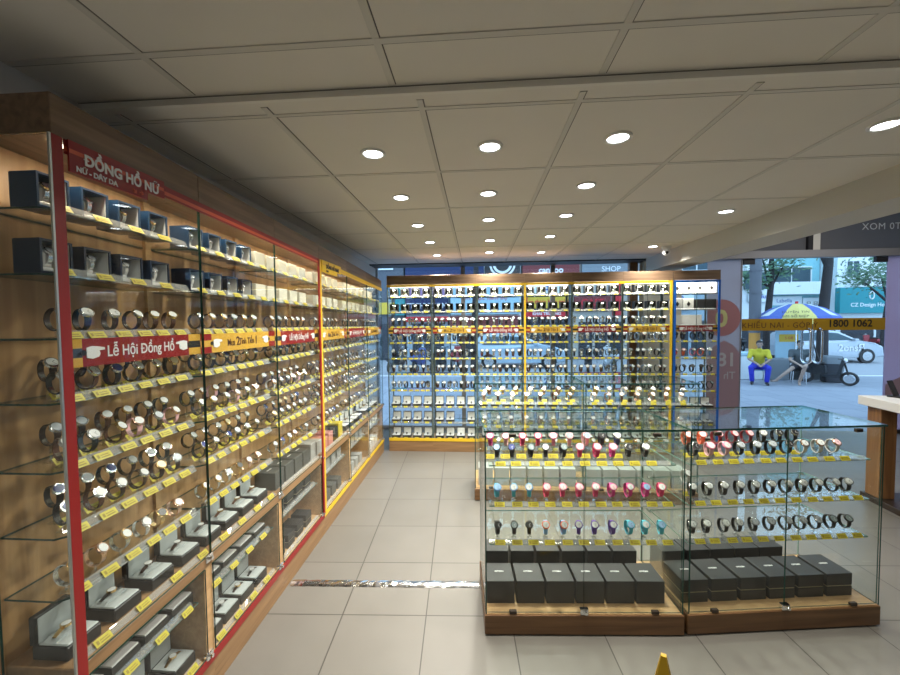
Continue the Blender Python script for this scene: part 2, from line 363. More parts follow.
for i, (x0, x1) in enumerate(((3.715, 4.652), (4.662, 5.595))):
    r = thing('door_%d' % (i+1), None, None); r['kind'] = 'structure'
    MB().box(x0, x1, YF - 0.006, YF + 0.006, 0.015, 2.435).build('pane', M['facade'], r)
    MB().box(x0 + 0.001, x1 - 0.001, YF - 0.0085, YF - 0.007, 1.435, 1.60).build('band', M['ylw_band'], r)
    cx = x0 + 0.08 if i == 0 else x1 - 0.08
    MB().box(cx - 0.075, cx + 0.075, YF - 0.02, YF + 0.02, 2.36, 2.435).box(cx - 0.075, cx + 0.075, YF - 0.02, YF + 0.02, 0.01, 0.09).build('patch_fitting', M['dark'], r)
    hx = x1 - 0.07 if i == 0 else x0 + 0.07
    def loop(hx):
        p = []
        for k in range(24):
            a = 2*PI*k/24
            yy = math.cos(a); zz = math.sin(a)
            p.append((hx, YF + 0.075 * yy, 1.22 + (0.17 if zz > 0 else -0.17) + 0.075 * zz))
        return p
    MB().tube(loop(hx), 0.014, 8, closed=True).build('door_handle', M['steel'], r)
    if i == 0: put_text('lettering', 'KHIẾU NẠI - GÓP Ý', 0.105, M['brownink'], r, (4.22, YF - 0.010, 1.505), FACE_NY, space=1.1)
    else: put_text('lettering', '1800 1062', 0.135, M['blackv'], r, (5.14, YF - 0.010, 1.522), FACE_NY, bold=0.003)
# stickers on the film
M['fade_red'] = mat('faded_red_sticker', (0.42, 0.20, 0.22), 0.4)
M['fade_yel'] = mat('faded_yellow_sticker', (0.60, 0.60, 0.28), 0.4)
M['fade_pink'] = mat('faded_pink_sticker', (0.40, 0.28, 0.34), 0.4)
M['fade_w'] = mat('faded_white_sticker', (0.55, 0.56, 0.62), 0.4)
st = thing('window_sticker', 'faded reversed sticker with a red disc and zero on grey film', 'sticker', (3.46, YF - 0.007, 0))
def flat_disc(mb, cx, cz, r, y, m=0, n=28, xmin=-9, xmax=9):
    mb.add([(min(max(cx + r*math.cos(2*PI*i/n), xmin), xmax), y, cz + r*math.sin(2*PI*i/n)) for i in range(n)], [tuple(range(n))], m)
q = MB(); q.xf = None
pts = [(-0.21, 1.05), (-0.12, 1.22), (0.02, 1.30), (0.14, 1.24), (0.235, 1.12), (0.235, 0.35), (-0.21, 0.35)]
q.prism(pts, -0.003, -0.001).build('lower_print', M['fade_pink'], st)
q = MB(); flat_disc(q, -0.02, 1.62, 0.26, -0.004, xmin=-0.21, xmax=0.235); q.build('disc_print', M['fade_red'], st)
put_text('lettering', '0', 0.32, M['fade_yel'], st, (-0.02, -0.006, 1.60), FACE_NY, True, bold=0.012)
put_text('lettering', '18', 0.27, M['fade_w'], st, (0.06, -0.006, 1.02), FACE_NY, True, bold=0.005)
put_text('lettering', 'Th', 0.15, M['fade_w'], st, (0.10, -0.006, 0.80), FACE_NY, True)
st = thing('window_sticker', 'white lettering high on the dark transom glass above the door', 'sticker', (5.52, YF - 0.007, 2.90))
put_text('lettering', 'XOM 0T', 0.125, M['whiteink'], st, (-0.02, -0.003, -0.06), FACE_NY, space=1.1)
st = thing('window_sticker', 'faded pink print on the violet film right of the door', 'sticker', (5.9, YF - 0.007, 0))
MB().prism([(-0.28, 0.5), (0.9, 0.75), (0.9, 1.1), (0.3, 1.0), (-0.28, 0.68)], -0.003, -0.001).build('lower_print', M['fade_pink'], st)
MB().prism([(0.0, 1.45), (0.5, 1.45), (0.5, 1.75), (0.0, 1.75)], -0.003, -0.001).build('upper_print', M['fade_red'], st)

# ------------------------------------------------------------------ downlights, dome camera
def downlight(i, x, y, label, group):
    r = thing('downlight', label, 'ceiling light', (x, y, 2.42), 0, group)
    m = MB(); n = 28; V = []; 
    for rad, z in ((0.060, 0.0), (0.060, -0.006), (0.047, -0.009), (0.044, -0.002)):
        V += [(rad*math.cos(2*PI*k/n), rad*math.sin(2*PI*k/n), z) for k in range(n)]
    Fc = [(a*n + k, (a+1)*n + k, (a+1)*n + (k+1) % n, a*n + (k+1) % n) for a in range(3) for k in range(n)]
    m.add(V, Fc, 0, True); m.build('trim_ring', M['white'], r)
    m = MB().cyl((0, 0, -0.0005), (0, 0, -0.004), 0.044, n=24); m.build('lens', M['lamp'], r)
    area_light('bulb_light', r, (0, 0, -0.012), (0, 0, 0), 0.09, 0.09, DOWNLIGHT_W, (1.0, 0.945, 0.85), 'DISK', math.radians(135))
cols = [('left', [(-0.495, 1.866), (-0.489, 2.525), (-0.49, 3.254), (-0.473, 3.953), (-0.48, 4.72)]),
        ('second', [(0.067, 1.843), (0.077, 2.503), (0.10, 3.135), (0.138, 3.928), (0.15, 4.60)]),
        ('third', [(0.636, 1.807), (0.665, 2.417), (0.695, 3.077), (0.71, 3.812), (0.766, 4.675)]),
        ('right', [(1.736, 1.792), (1.89, 3.094), (1.955, 4.456)])]
for nm, pts in cols:
    for k, (x, y) in enumerate(pts):
        downlight(k, x, y, 'round lit recessed downlight, %s from the front of the %s ceiling row' % (ORD[k], nm), 'recessed downlights')
for k, (x, y) in enumerate(((-0.4, 0.3), (0.8, 0.3), (-0.4, -1.2), (0.8, -1.2), (1.9, -0.4))):
    r = thing('downlight', 'round lit recessed downlight in the near ceiling field', 'ceiling light', (x, y, 2.442), 0, 'near downlights')
    MB().cyl((0, 0, 0), (0, 0, -0.006), 0.06, n=24).build('trim_ring', M['white'], r)
    MB().cyl((0, 0, -0.0062), (0, 0, -0.008), 0.044, n=24).build('lens', M['lamp'], r)
    area_light('bulb_light', r, (0, 0, -0.014), (0, 0, 0), 0.09, 0.09, DOWNLIGHT_W * 0.32, (1.0, 0.945, 0.85), 'DISK', math.radians(135))
for k, (x, y) in enumerate(((3.6, 3.2), (5.6, 3.2), (4.4, 4.6))):
    r = thing('downlight', 'lit recessed downlight in the higher foyer ceiling', 'ceiling light', (x, y, 3.3), 0, 'foyer downlights')
    MB().cyl((0, 0, 0), (0, 0, -0.006), 0.07, n=24).build('trim_ring', M['white'], r)
    MB().cyl((0, 0, -0.0062), (0, 0, -0.008), 0.05, n=24).build('lens', M['lamp'], r)
    area_light('bulb_light', r, (0, 0, -0.014), (0, 0, 0), 0.1, 0.1, 14.0, (1.0, 0.97, 0.93), 'DISK', math.radians(170))
r = thing('security_camera', 'small white dome security camera on the ceiling by the beam', 'camera', (2.12, 4.5, 2.42))
MB().cyl((0, 0, 0), (0, 0, -0.03), 0.05, 0.045, 20).build('base', M['white'], r)
m = MB(); n = 16
V = [(0.042*math.cos(a)*math.sin(b), 0.042*math.sin(a)*math.sin(b), -0.06 - 0.042*math.cos(b)) for b in [PI*j/8 for j in range(9)] for a in [2*PI*k/n for k in range(n)]]
m.add(V, [(j*n + k, j*n + (k+1) % n, (j+1)*n + (k+1) % n, (j+1)*n + k) for j in range(8) for k in range(n)], 0, True)
m.build('dome', M['white'], r)
MB().cyl((-0.01, -0.03, -0.07), (-0.015, -0.046, -0.075), 0.016, n=14).build('lens', M['blackv'], r)
#PART2
# ------------------------------------------------------------------ watches (front of the ring faces -Y)
RX, RZ, PHI = 0.029, 0.034, math.radians(42)
def strap_mb(mb, m=0, n=28, w=0.0195):
    V = []; Fc = []
    for i in range(n):
        t = 2*PI*i/n; wid = w * (0.80 + 0.20 * max(0, math.cos(t - PHI))) / 2
        for rr, sx in ((1.0, -1), (1.0, 1), (0.92, 1), (0.92, -1)):
            V.append((sx * wid, -math.cos(t) * RX * rr, math.sin(t) * RZ * rr))
    for i in range(n):
        j = (i + 1) % n
        for k in range(4): Fc.append((4*i + k, 4*i + (k+1) % 4, 4*j + (k+1) % 4, 4*j + k))
    mb.add(V, Fc, m)
def bracelet_mb(mb, m=0, n=26):
    # linked metal bracelet: separate links stepped around the ring
    for i in range(n):
        t0, t1 = 2*PI*(i + 0.08)/n, 2*PI*(i + 0.92)/n
        q = []
        for t in (t0, t1):
            for rr, sx in ((1.0, -1), (1.0, 1), (0.91, 1), (0.91, -1)):
                q.append((sx * 0.0085, -math.cos(t) * RX * rr, math.sin(t) * RZ * rr))
        mb.add(q, [(0, 1, 5, 4), (1, 2, 6, 5), (2, 3, 7, 6), (3, 0, 4, 7), (0, 3, 2, 1), (4, 5, 6, 7)], m)
    strap_mb(mb, m, 26, 0.012)
def cdir(): return Vector((0, -math.cos(PHI), math.sin(PHI)))
def cpos(): return Vector((0, -math.cos(PHI) * RX, math.sin(PHI) * RZ))
def case_mb(mb, m=0, r=0.0190, n=20):
    d, p = cdir(), cpos()
    mb.cyl(p - d * 0.002, p + d * 0.005, r, n=n, m=m); mb.cyl(p + d * 0.005, p + d * 0.0068, r * 0.97, r * 0.84, n=n, m=m, caps=False)
    mb.cyl(p + d*0.002 + Vector((r, 0, 0)), p + d*0.002 + Vector((r + 0.003, 0, 0)), 0.002, n=6, m=m)
def dial_mb(mb, m=0, r=0.0148, n=20, hm=None):
    d, p = cdir(), cpos(); q = p + d * 0.0066
    a = Vector((1, 0, 0)); b = d.cross(a)
    mb.add([q + (a * math.cos(2*PI*i/n) + b * math.sin(2*PI*i/n)) * r for i in range(n)], [tuple(range(n))], m)
    if hm is not None:
        q2 = q + d * 0.0004
        for ang, L in ((0.9, 0.009), (2.6, 0.012)):
            u = a * math.sin(ang) + b * math.cos(ang); w = a * math.cos(ang) - b * math.sin(ang)
            mb.add([q2 - w*0.0006, q2 + w*0.0006, q2 + w*0.0006 + u*L, q2 - w*0.0006 + u*L], [(0, 1, 2, 3)], hm)
def stand_mb(mb, h, m=0):
    # clear acrylic C clip on a foot; ring bottom stands h above the shelf
    z0 = -RZ - h
    mb.rbox(-0.012, 0.012, -0.014, 0.014, z0, z0 + 0.003, 0.0008, m)
    mb.box(-0.004, 0.004, -0.0015, 0.0015, z0 + 0.003, -RZ * 0.9, m)
    k = 10; V = []
    for i in range(k + 1):
        t = PI * (1.15 + 1.25 * i / k)
        for rr, sx in ((0.9, -1), (0.9, 1), (0.84, 1), (0.84, -1)): V.append((sx*0.006, -math.cos(t)*RX*rr, math.sin(t)*RZ*rr))
    mb.add(V, [(4*i + j, 4*i + (j+1) % 4, 4*i + 4 + (j+1) % 4, 4*i + 4 + j) for i in range(k) for j in range(4)], m)
HFRONT, HBACK = 0.020, 0.052
CASE = {'steel': 'steel', 'gold': 'gold', 'rose': 'rose', 'dark': 'blackv'}
def strap_mat(s): return M[CASE[s]] if s in CASE else M['s_' + s]
cache = {}
def mesh_strap(s):
    k = ('strap', s)
    if k not in cache:
        mb = MB(); (bracelet_mb if s in CASE else strap_mb)(mb); cache[k] = mb.mesh('strap', [strap_mat(s)])
    return cache[k]
def case_mat(c): return M[CASE[c]] if c in CASE else M['s_' + c]
def mesh_case(c):
    k = ('case', c)
    if k not in cache: mb = MB(); case_mb(mb); cache[k] = mb.mesh('watch_case', [case_mat(c)])
    return cache[k]
def mesh_dial(d):
    k = ('dial', d)
    if k not in cache:
        mb = MB(); dial_mb(mb, 0, hm=1); cache[k] = mb.mesh('dial', [M['d_' + d], M['blackv'] if d not in ('black', 'blue', 'grey') else M['whiteink']])
    return cache[k]
def mesh_stand(h):
    k = ('stand', h)
    if k not in cache: mb = MB(); stand_mb(mb, h); cache[k] = mb.mesh('display_clip', [M['acrylic']])
    return cache[k]
def mesh_hangtag():
    if 'ht' not in cache:
        mb = MB(); mb.xf = Matrix.Translation((0.004, 0.0, -RZ - 0.002)) @ Matrix.Rotation(0.5, 4, 'Z') @ Matrix.Rotation(0.9, 4, 'X')
        mb.box(-0.009, 0.009, -0.0004, 0.0004, -0.014, 0.006); mb.cyl((0, 0, 0.006), (0, 0.004, 0.02), 0.0004, n=4)
        cache['ht'] = mb.mesh('hang_tag', [M['tagw']])
    return cache['ht']
def mesh_single(st, h):
    k = ('one', st, h)
    if k not in cache:
        s, c, d = st; mb = MB(); strap_mb(mb, 0, 16); case_mb(mb, 1, n=12); dial_mb(mb, 2, n=12); 
        if h: stand_mb(mb, h, 3)
        cache[k] = mb.mesh('wristwatch', [strap_mat(s), case_mat(c), M['d_' + d], M['acrylic']])
    return cache[k]
camv = Vector((0, 0, 1.6))
WATCHES, TAGS = [], []          # collected first, then the nearest built one by one and the far rest as stuff
class Frame:
    """a place on a cabinet: u along it, d into it, z up"""
    def __init__(s, x, y, rz, droop=False): s.x, s.y, s.rz, s.droop = x, y, rz, droop
    def at(s, u, d, z):
        c, n = math.cos(s.rz), math.sin(s.rz)
        p = Vector((s.x + u*c - d*n, s.y + u*n + d*c, z))
        if s.droop: p.z = droopz(z, p.y)
        return p
def droopz(z, y): return z - 0.033 * (y - 1.0) * max(0.0, (z - 1.4) / 0.8)
def colour(s): return {'darkbrown': 'dark brown', 'lightpink': 'pale pink', 'skyblue': 'sky blue', 'rose': 'rose gold'}.get(s, s)
def add_watch(fr, u, d, z, st, where, back=False, turn=0.0, flat=False, h=None, sc=1.0, pri=0.0, ht=False):
    WATCHES.append(dict(p=fr.at(u, d, z), rz=fr.rz + turn, st=st, where=where, h=(HBACK if back else HFRONT) if h is None else h, sc=sc, pri=pri, ht=ht))
def add_tag(fr, u, d, z, where, tilt=0.7, pri=0.0, w=0.042):
    if d < 0.06: d -= 0.010; z += 0.002
    TAGS.append(dict(p=fr.at(u, d, z), rz=fr.rz + random.uniform(-0.04, 0.04), where=where, tilt=tilt, pri=pri, w=w))
def tag_mesh():
    if 'tag' not in cache:
        mb = MB(); mb.xf = Matrix.Rotation(-0.62, 4, 'X')
        mb.box(-0.026, 0.026, 0, 0.0012, 0.0, 0.024)
        mb.box(-0.020, -0.013, -0.0004, 0, 0.006, 0.018, 1); mb.box(-0.009, 0.017, -0.0004, 0, 0.013, 0.016, 1); mb.box(-0.009, 0.019, -0.0004, 0, 0.005, 0.009, 1)
        cache['tag'] = mb.mesh('price_card', [M['tag'], M['tagink']])
    return cache['tag']

# ------------------------------------------------------------------ banners
def hand_mb(mb, x, z, s, m, flip):
    f = -1 if flip else 1
    pts = [(-0.017, -0.011), (-0.017, 0.010), (-0.006, 0.013), (0.006, 0.012), (0.022, 0.009), (0.022, 0.004), (0.010, 0.003), (0.012, -0.004), (0.009, -0.010), (-0.004, -0.014)]
    pts = [(x + f*a*s, z + b*s) for a, b in pts]
    if flip: pts = pts[::-1]
    mb.prism(pts, -0.0035, -0.0015, m)
def banner(fr, W, kind, label, z0=1.478, z1=1.562, d=0.012, sc=1.0):
    p = fr.at(0, d, 0); r = thing('promotion_banner', label, 'banner', p, fr.rz, 'promotion banners along the shelf edges')
    dz = 0.0
    if fr.droop:
        mid = fr.at(W/2, d, (z0+z1)/2).z - (z0+z1)/2; z0 += mid; z1 += mid
    H = z1 - z0; e = 0.068
    mb = MB()
    main = 0 if kind == 'red' else 1
    mb.box(e, W - e, -0.001, 0.001, z0, z1, main)
    for x0, x1 in ((0.002, e), (W - e, W - 0.002)):
        for k in range(3):
            mm = (1, 2, 1)[k] if kind == 'red' else (0, 1, 0)[k]
            mb.box(x0, x1, -0.001, 0.001, z0 + H*k/3, z0 + H*(k+1)/3, mm)
    mb.build('board', [M['red'], M['gold_v'], M['blackv']], r)
    for fl, x in ((False, e + 0.036), (True, W - e - 0.036)):
        m = MB(); hand_mb(m, x, (z0+z1)/2, 1.45, 0, fl); m.build('pointing_hand', M['satinw'], r)
    for x in ((e + 0.002, W - e - 0.002)):
        m = MB(); m.cyl((x, -0.0012, (z0+z1)/2), (x, -0.003, (z0+z1)/2), 0.009, n=14); m.build('cuff_button', M['blackv'], r)
    if kind == 'red': put_text('lettering', 'Lễ Hội Đồng Hồ', 0.050, M['whiteink'], r, (W/2, -0.002, (z0+z1)/2 - 0.002), FACE_NY, bold=0.0005, sx=0.78)
    else:
        put_text('lettering', 'Mua', 0.046, M['brownink'], r, (W/2 - 0.098, -0.002, (z0+z1)/2 - 0.004), FACE_NY, bold=0.0004, sx=0.75)
        put_text('lettering', '2', 0.060, M['brownink'], r, (W/2 - 0.045, -0.002, (z0+z1)/2), FACE_NY, bold=0.001)
        put_text('lettering', 'Tính Tiền', 0.044, M['brownink'], r, (W/2 + 0.028, -0.002, (z0+z1)/2 - 0.002), FACE_NY, bold=0.0004, sx=0.72)
        put_text('lettering', '1', 0.060, M['brownink'], r, (W/2 + 0.110, -0.002, (z0+z1)/2), FACE_NY, bold=0.001)

# ------------------------------------------------------------------ cabinets
def glass_shelf(W, y0, y1, z, t=0.006, cut=0.028):
    prof = [(0.004, y1), (0.004, y0 + cut), (0.004 + cut, y0), (W - 0.004 - cut, y0), (W - 0.004, y0 + cut), (W - 0.004, y1)]
    n = len(prof); mb = MB()
    A = [(a, b, z - t) for a, b in prof]; B = [(a, b, z) for a, b in prof]
    mb.add(A + B, [(i, (i+1) % n, n + (i+1) % n, n + i) for i in range(n)], 1)
    mb.add(A, [tuple(range(n))], 0); mb.add(B, [tuple(range(n))[::-1]], 0)
    return mb
def rail_mb(W, y, z, h=0.026):
    y += 0.006; mb = MB(); mb.add([(0.03, y, z - 0.004), (W - 0.03, y, z - 0.004), (W - 0.03, y + 0.014, z + h - 0.004), (0.03, y + 0.014, z + h - 0.004)], [(0, 1, 2, 3)], 0)
    mb.box(0.03, W - 0.03, y - 0.002, y, z - 0.006, z - 0.001, 0); return mb
def pane_mb(x0, x1, y0, y1, z0, z1, thin='y', edge=1):
    # glass slab: the two large faces clear, the narrow ones green
    mm = [edge] * 6
    for k in {'x': (0, 1), 'y': (2, 3), 'z': (4, 5)}[thin]: mm[k] = 0
    return MB().box(x0, x1, y0, y1, z0, z1, mm)
G2 = [M['glass'], M['edge']]; G2L = [M['glass'], M['edge_l']]
def clamp(parent, x, z, y=-0.006):
    return MB().rbox(x - 0.022, x + 0.022, y, 0.012, z - 0.016, z + 0.016, 0.003).cyl((x, y - 0.012, z), (x, y, z), 0.008, n=12).build('door_lock', M['chrome'], parent)
LS = [1.935, 1.75, 1.565, 1.378, 1.178, 0.985, 0.800]
LB = [1.0, 1.562, 2.168, 2.790, 3.41, 4.03, 4.66]
LNAME = ['nearest left unit', 'second left unit', 'third left unit', 'fourth left unit', 'fifth left unit', 'corner left unit']
SHN = ['top shelf', 'second shelf', 'third shelf', 'fourth shelf', 'fifth shelf', 'sixth shelf', 'lowest glass shelf', 'wooden deck']
FR = []
for i in range(6):
    Y0, W = LB[i], LB[i+1] - LB[i]; D = 0.23; fr = Frame(-1.165, Y0, PI/2, True); FR.append((fr, W))
    vin = M['red'] if i < 3 else M['yellow']
    nm = 'red' if i < 3 else 'yellow'
    lab = ['oak and glass wall cabinet nearest the viewer, red post at its glass end', 'oak and glass wall cabinet with red trim, second along the left wall',
           'oak and glass wall cabinet ending at the red and yellow posts', 'oak and glass wall cabinet starting with the yellow post and sign',
           'yellow-trimmed oak wall cabinet, fifth along the left wall', 'yellow-trimmed oak wall cabinet in the far left corner'][i]
    r = thing('wall_cabinet', lab, 'display cabinet', (-1.165, Y0, 0), PI/2, 'oak display cabinets along the left wall')
    start = len(bpy.data.objects)
    def P(name, mb, mats):
        for q in mb.v:
            q.z = droopz(q.z, Y0 + q.x)
        return mb.build(name, mats, r)
    P('plinth', MB().box(0, W, 0, D + 0.015, 0, 0.15, 0).box(0.001, W - 0.001, 0.001, D, 0.15, 0.165, 1), [M['oak_front_x'] if 0 else M['oak_x'], M['oak_light']])
    P('plinth_trim', MB().box(0, W, -0.005, 0, 0.130, 0.163), [vin])
    P('back_panel', MB().box(0, W, D, D + 0.015, 0.165, 2.13), [M['oak_z']])
    P('back_batten', MB().box(W - 0.03, W, D - 0.014, D, 0.60, 2.13), [M['oak_light']])
    P('lower_column', MB().box(W - 0.036, W, 0.006, D, 0.165, 0.555), [M['oak_light']]); P('lower_column', MB().box(0, 0.012, 0.006, D, 0.165, 0.555), [M['oak_light']])
    P('deck', MB().rbox(0, W, 0.0, D, 0.555, 0.600, 0.003), [M['oak_x']])
    rail_mb(W, 0.010, 0.606, 0.016).build('price_rail', M['rail'], r); rail_mb(W - 0.03, 0.010, 0.171, 0.014).build('price_rail', M['rail'], r)
    P('fascia', MB().rbox(0, W, -0.002, D + 0.015, 2.13, 2.243, 0.002), [M['oak_front_x']])
    z = 0.415
    sh = glass_shelf(W - 0.04, 0.03, D - 0.005, z, cut=0.0); so = P('lower_glass_shelf', sh, G2L)
    rl = rail_mb(W - 0.04, 0.026, z, 0.03).build('price_rail', M['rail'], so)
    P('lower_door', pane_mb(0.012, W - 0.036, -0.002, 0.004, 0.166, 0.553), G2)
    clamp(r, W - 0.03, 0.17); clamp(r, W - 0.012, droopz(0.59, Y0))
    for k, z in enumerate(LS):
        so = P('glass_shelf', glass_shelf(W, 0.03, D - 0.004, z), G2)
        q = rail_mb(W, 0.022, z)
        for v in q.v: v.z = droopz(v.z, Y0 + v.x)
        q.build('price_rail', M['rail'], so)
    dr = P('glass_door', pane_mb(0.004, W - 0.004, -0.002, 0.004, 0.602, 2.128), G2)
    P('light_strip', MB().box(0.03, W - 0.03, 0.035, 0.045, 2.123, 2.1295), [M['led']])
    zt = droopz(2.11, Y0 + W/2)
    area_light('strip_light', r, (W/2, 0.035, zt - 0.004), (math.radians(20), 0, 0), W - 0.08, 0.02, STRIP_W * 0.45, (1.0, 0.86, 0.66), spread=math.radians(160))
    # red or yellow header strip and posts
    P('header_strip', MB().box(0.0 if i else 0.03, W, -0.006, -0.0025, 2.088, 2.129, 0).box(0.0 if i else 0.03, W, -0.0065, -0.006, 2.096, 2.110, 1), [vin, M['redl'] if i < 3 else M['gold_v']])
    if i == 0:
        P('red_post', MB().box(-0.005, 0.024, -0.008, -0.0025, 0.165, 2.128), [vin])
        P('end_glass', pane_mb(-0.008, -0.001, 0.0, D, 0.165, 2.128, 'x'), G2)
        P('corner_glint_strip', MB().box(-0.011, -0.0055, -0.008, -0.0025, 0.165, 2.128), [M['glint']])  # added metal strip imitating the white LED reflection along the glass corner
    if i == 2: P('red_post', MB().box(W - 0.024, W - 0.001, -0.010, -0.0025, 0.165, 2.128), [vin])
    if i == 3: P('yellow_post', MB().box(0.001, 0.026, -0.010, -0.0025, 0.165, 2.128), [vin])
    kind = 'red' if i % 2 == 0 else 'yellow'
    banner(fr, W, kind, '%s promotion banner with pointing hands on the %s' % (kind, LNAME[i]), d=0.012)
# header signs
def header_sign(fr, u0, L, t1, t2, m1, mt, label, big=0.044):
    r = thing('header_sign', label, 'sign', fr.at(u0, 0, 0), fr.rz)
    dz = fr.at(u0 + L/2, 0, 2.1).z - 2.1
    mb = MB()
    mb.prism([(0, 2.045 + dz), (L*0.78, 2.045 + dz), (L*0.78, 2.072 + dz), (L, 2.072 + dz), (L, 2.134 + dz), (0, 2.134 + dz)], -0.014, -0.0085, 0)
    mb.box(0.001, L*0.99, -0.0145, -0.014, 2.098 + dz, 2.110 + dz, 1)
    sl = mb.build('sign_board', m1, r); 
    put_text('lettering', t1, big, mt, r, (L*0.52, -0.016, 2.092 + dz), FACE_NY, bold=0.0016, sx=0.92)
    put_text('lettering', t2, 0.021, mt, r, (L*0.24, -0.016, 2.058 + dz), FACE_NY, bold=0.0008)
    if len(m1) > 1 and m1[0] == M['red']:
        put_text('arrows', '↘ →', 0.022, M['redl'], r, (L*0.66, -0.016, 2.060 + dz), FACE_NY, bold=0.0008)
header_sign(Frame(-1.165, 1.0, PI/2, True), 0.035, 0.335, 'ĐỒNG HỒ NỮ', 'NỮ - DÂY DA', [M['red'], M['redl']], M['whiteink'], 'red header sign lettered in white at the near end of the left wall')
header_sign(Frame(-1.165, 2.79, PI/2, True), 0.035, 0.40, 'ĐỒNG HỒ NAM', 'NAM', [M['yellow'], M['gold_v']], M['blackv'], 'yellow header sign with dark lettering on the fourth left unit', 0.040)

# ---- back run
BS = [1.91, 1.72, 1.535, 1.34, 1.145, 0.950, 0.750, 0.545, 0.350]
BX = [-1.10, -0.55, 0.0, 0.575, 1.13, 1.715, 2.285]
BNAME = ['first back unit', 'second back unit', 'third back unit', 'fourth back unit', 'fifth back unit', 'sixth back unit', 'blue-framed back unit']
YB = 4.68; BF = []
for i in range(7):
    if i < 6: X0, W = BX[i], BX[i+1] - BX[i]
    else: X0, W = 2.290, 0.525
    D = 0.29; fr = Frame(X0, YB, 0); BF.append((fr, W))
    lab = 'glass wall cabinet with yellow trim, %s from the left against the facade' % ORD[i] if i < 6 else 'narrow glass cabinet framed in bright blue at the right end'
    r = thing('glass_cabinet', lab, 'display cabinet', (X0, YB, 0), 0, 'glass display cabinets along the back')
    blue = i == 6
    vin = M['blue_v'] if blue else M['yellow']
    MB().box(0, W, 0, D, 0, 0.13, 0).box(0.001, W - 0.001, 0.001, D, 0.13, 0.15, 1).build('plinth', [M['oak_x'], M['oak_light']], r)
    MB().box(0, W, -0.005, 0, 0.13, 0.168).build('plinth_trim', vin, r)
    MB().rbox(0, W, -0.002, D, 2.06, 2.172, 0.002).build('fascia', M['oak_front_x'], r)
    pm = M['post']
    for x in (0.0, W - 0.012):
        MB().box(x + 0.0005, x + 0.0115, D - 0.02, D, 0.15, 2.06).build('rear_post', pm, r)
        MB().box(x + 0.0005, x + 0.0115, 0.004, 0.014, 0.15, 2.06).build('front_post', pm, r)
    if i == 3: MB().box(-0.010, 0.012, -0.010, -0.003, 0.15, 2.06).build('yellow_post', M['yellow'], r)
    if i == 5: MB().box(W - 0.034, W - 0.008, -0.010, -0.003, 0.15, 2.06).build('yellow_post', M['yellow'], r)
    if blue:
        for x in (0.004, W - 0.028): MB().box(x, x + 0.024, -0.012, -0.003, 0.15, 2.04).build('blue_post', M['blue_v'], r)
    MB().box(0.0, W, -0.007, -0.003, 2.030, 2.058).build('header_strip', vin, r)
    pane_mb(0.004, W/2 - 0.002, -0.0025, 0.003, 0.17, 2.03).build('glass_door', G2, r)
    pane_mb(W/2 + 0.002, W - 0.004, -0.0025, 0.003, 0.17, 2.03).build('glass_door', G2, r)
    if i == 0: pane_mb(0.0, 0.004, 0.004, D, 0.15, 2.06, 'x').build('side_glass', G2, r)
    if blue: pane_mb(W - 0.004, W, 0.004, D, 0.15, 2.06, 'x').build('side_glass', G2, r)
    for z in BS:
        if blue and z == 1.72: pass
        so = glass_shelf(W, 0.025, D - 0.02, z, cut=0.0).build('glass_shelf', G2, r)
        if z > 0.2 : rail_mb(W, 0.018, z, 0.018).build('price_rail', M['rail'], so)
    MB().box(0.04, W - 0.04, 0.02, 0.045, 2.030, 2.0595).build('light_strip', M['ledw'] if blue else M['led'], r)
    area_light('strip_light', r, (W/2, 0.033, 2.026), (math.radians(12), 0, 0), W - 0.08, 0.02, STRIP_W * 1.5, (1.0, 0.92, 0.78), spread=math.radians(160))
    kind = 'red' if i % 2 == 0 else 'yellow'
    banner(fr, W, kind, '%s promotion banner with pointing hands on the %s' % (kind, BNAME[i]), 1.462, 1.530, 0.012)

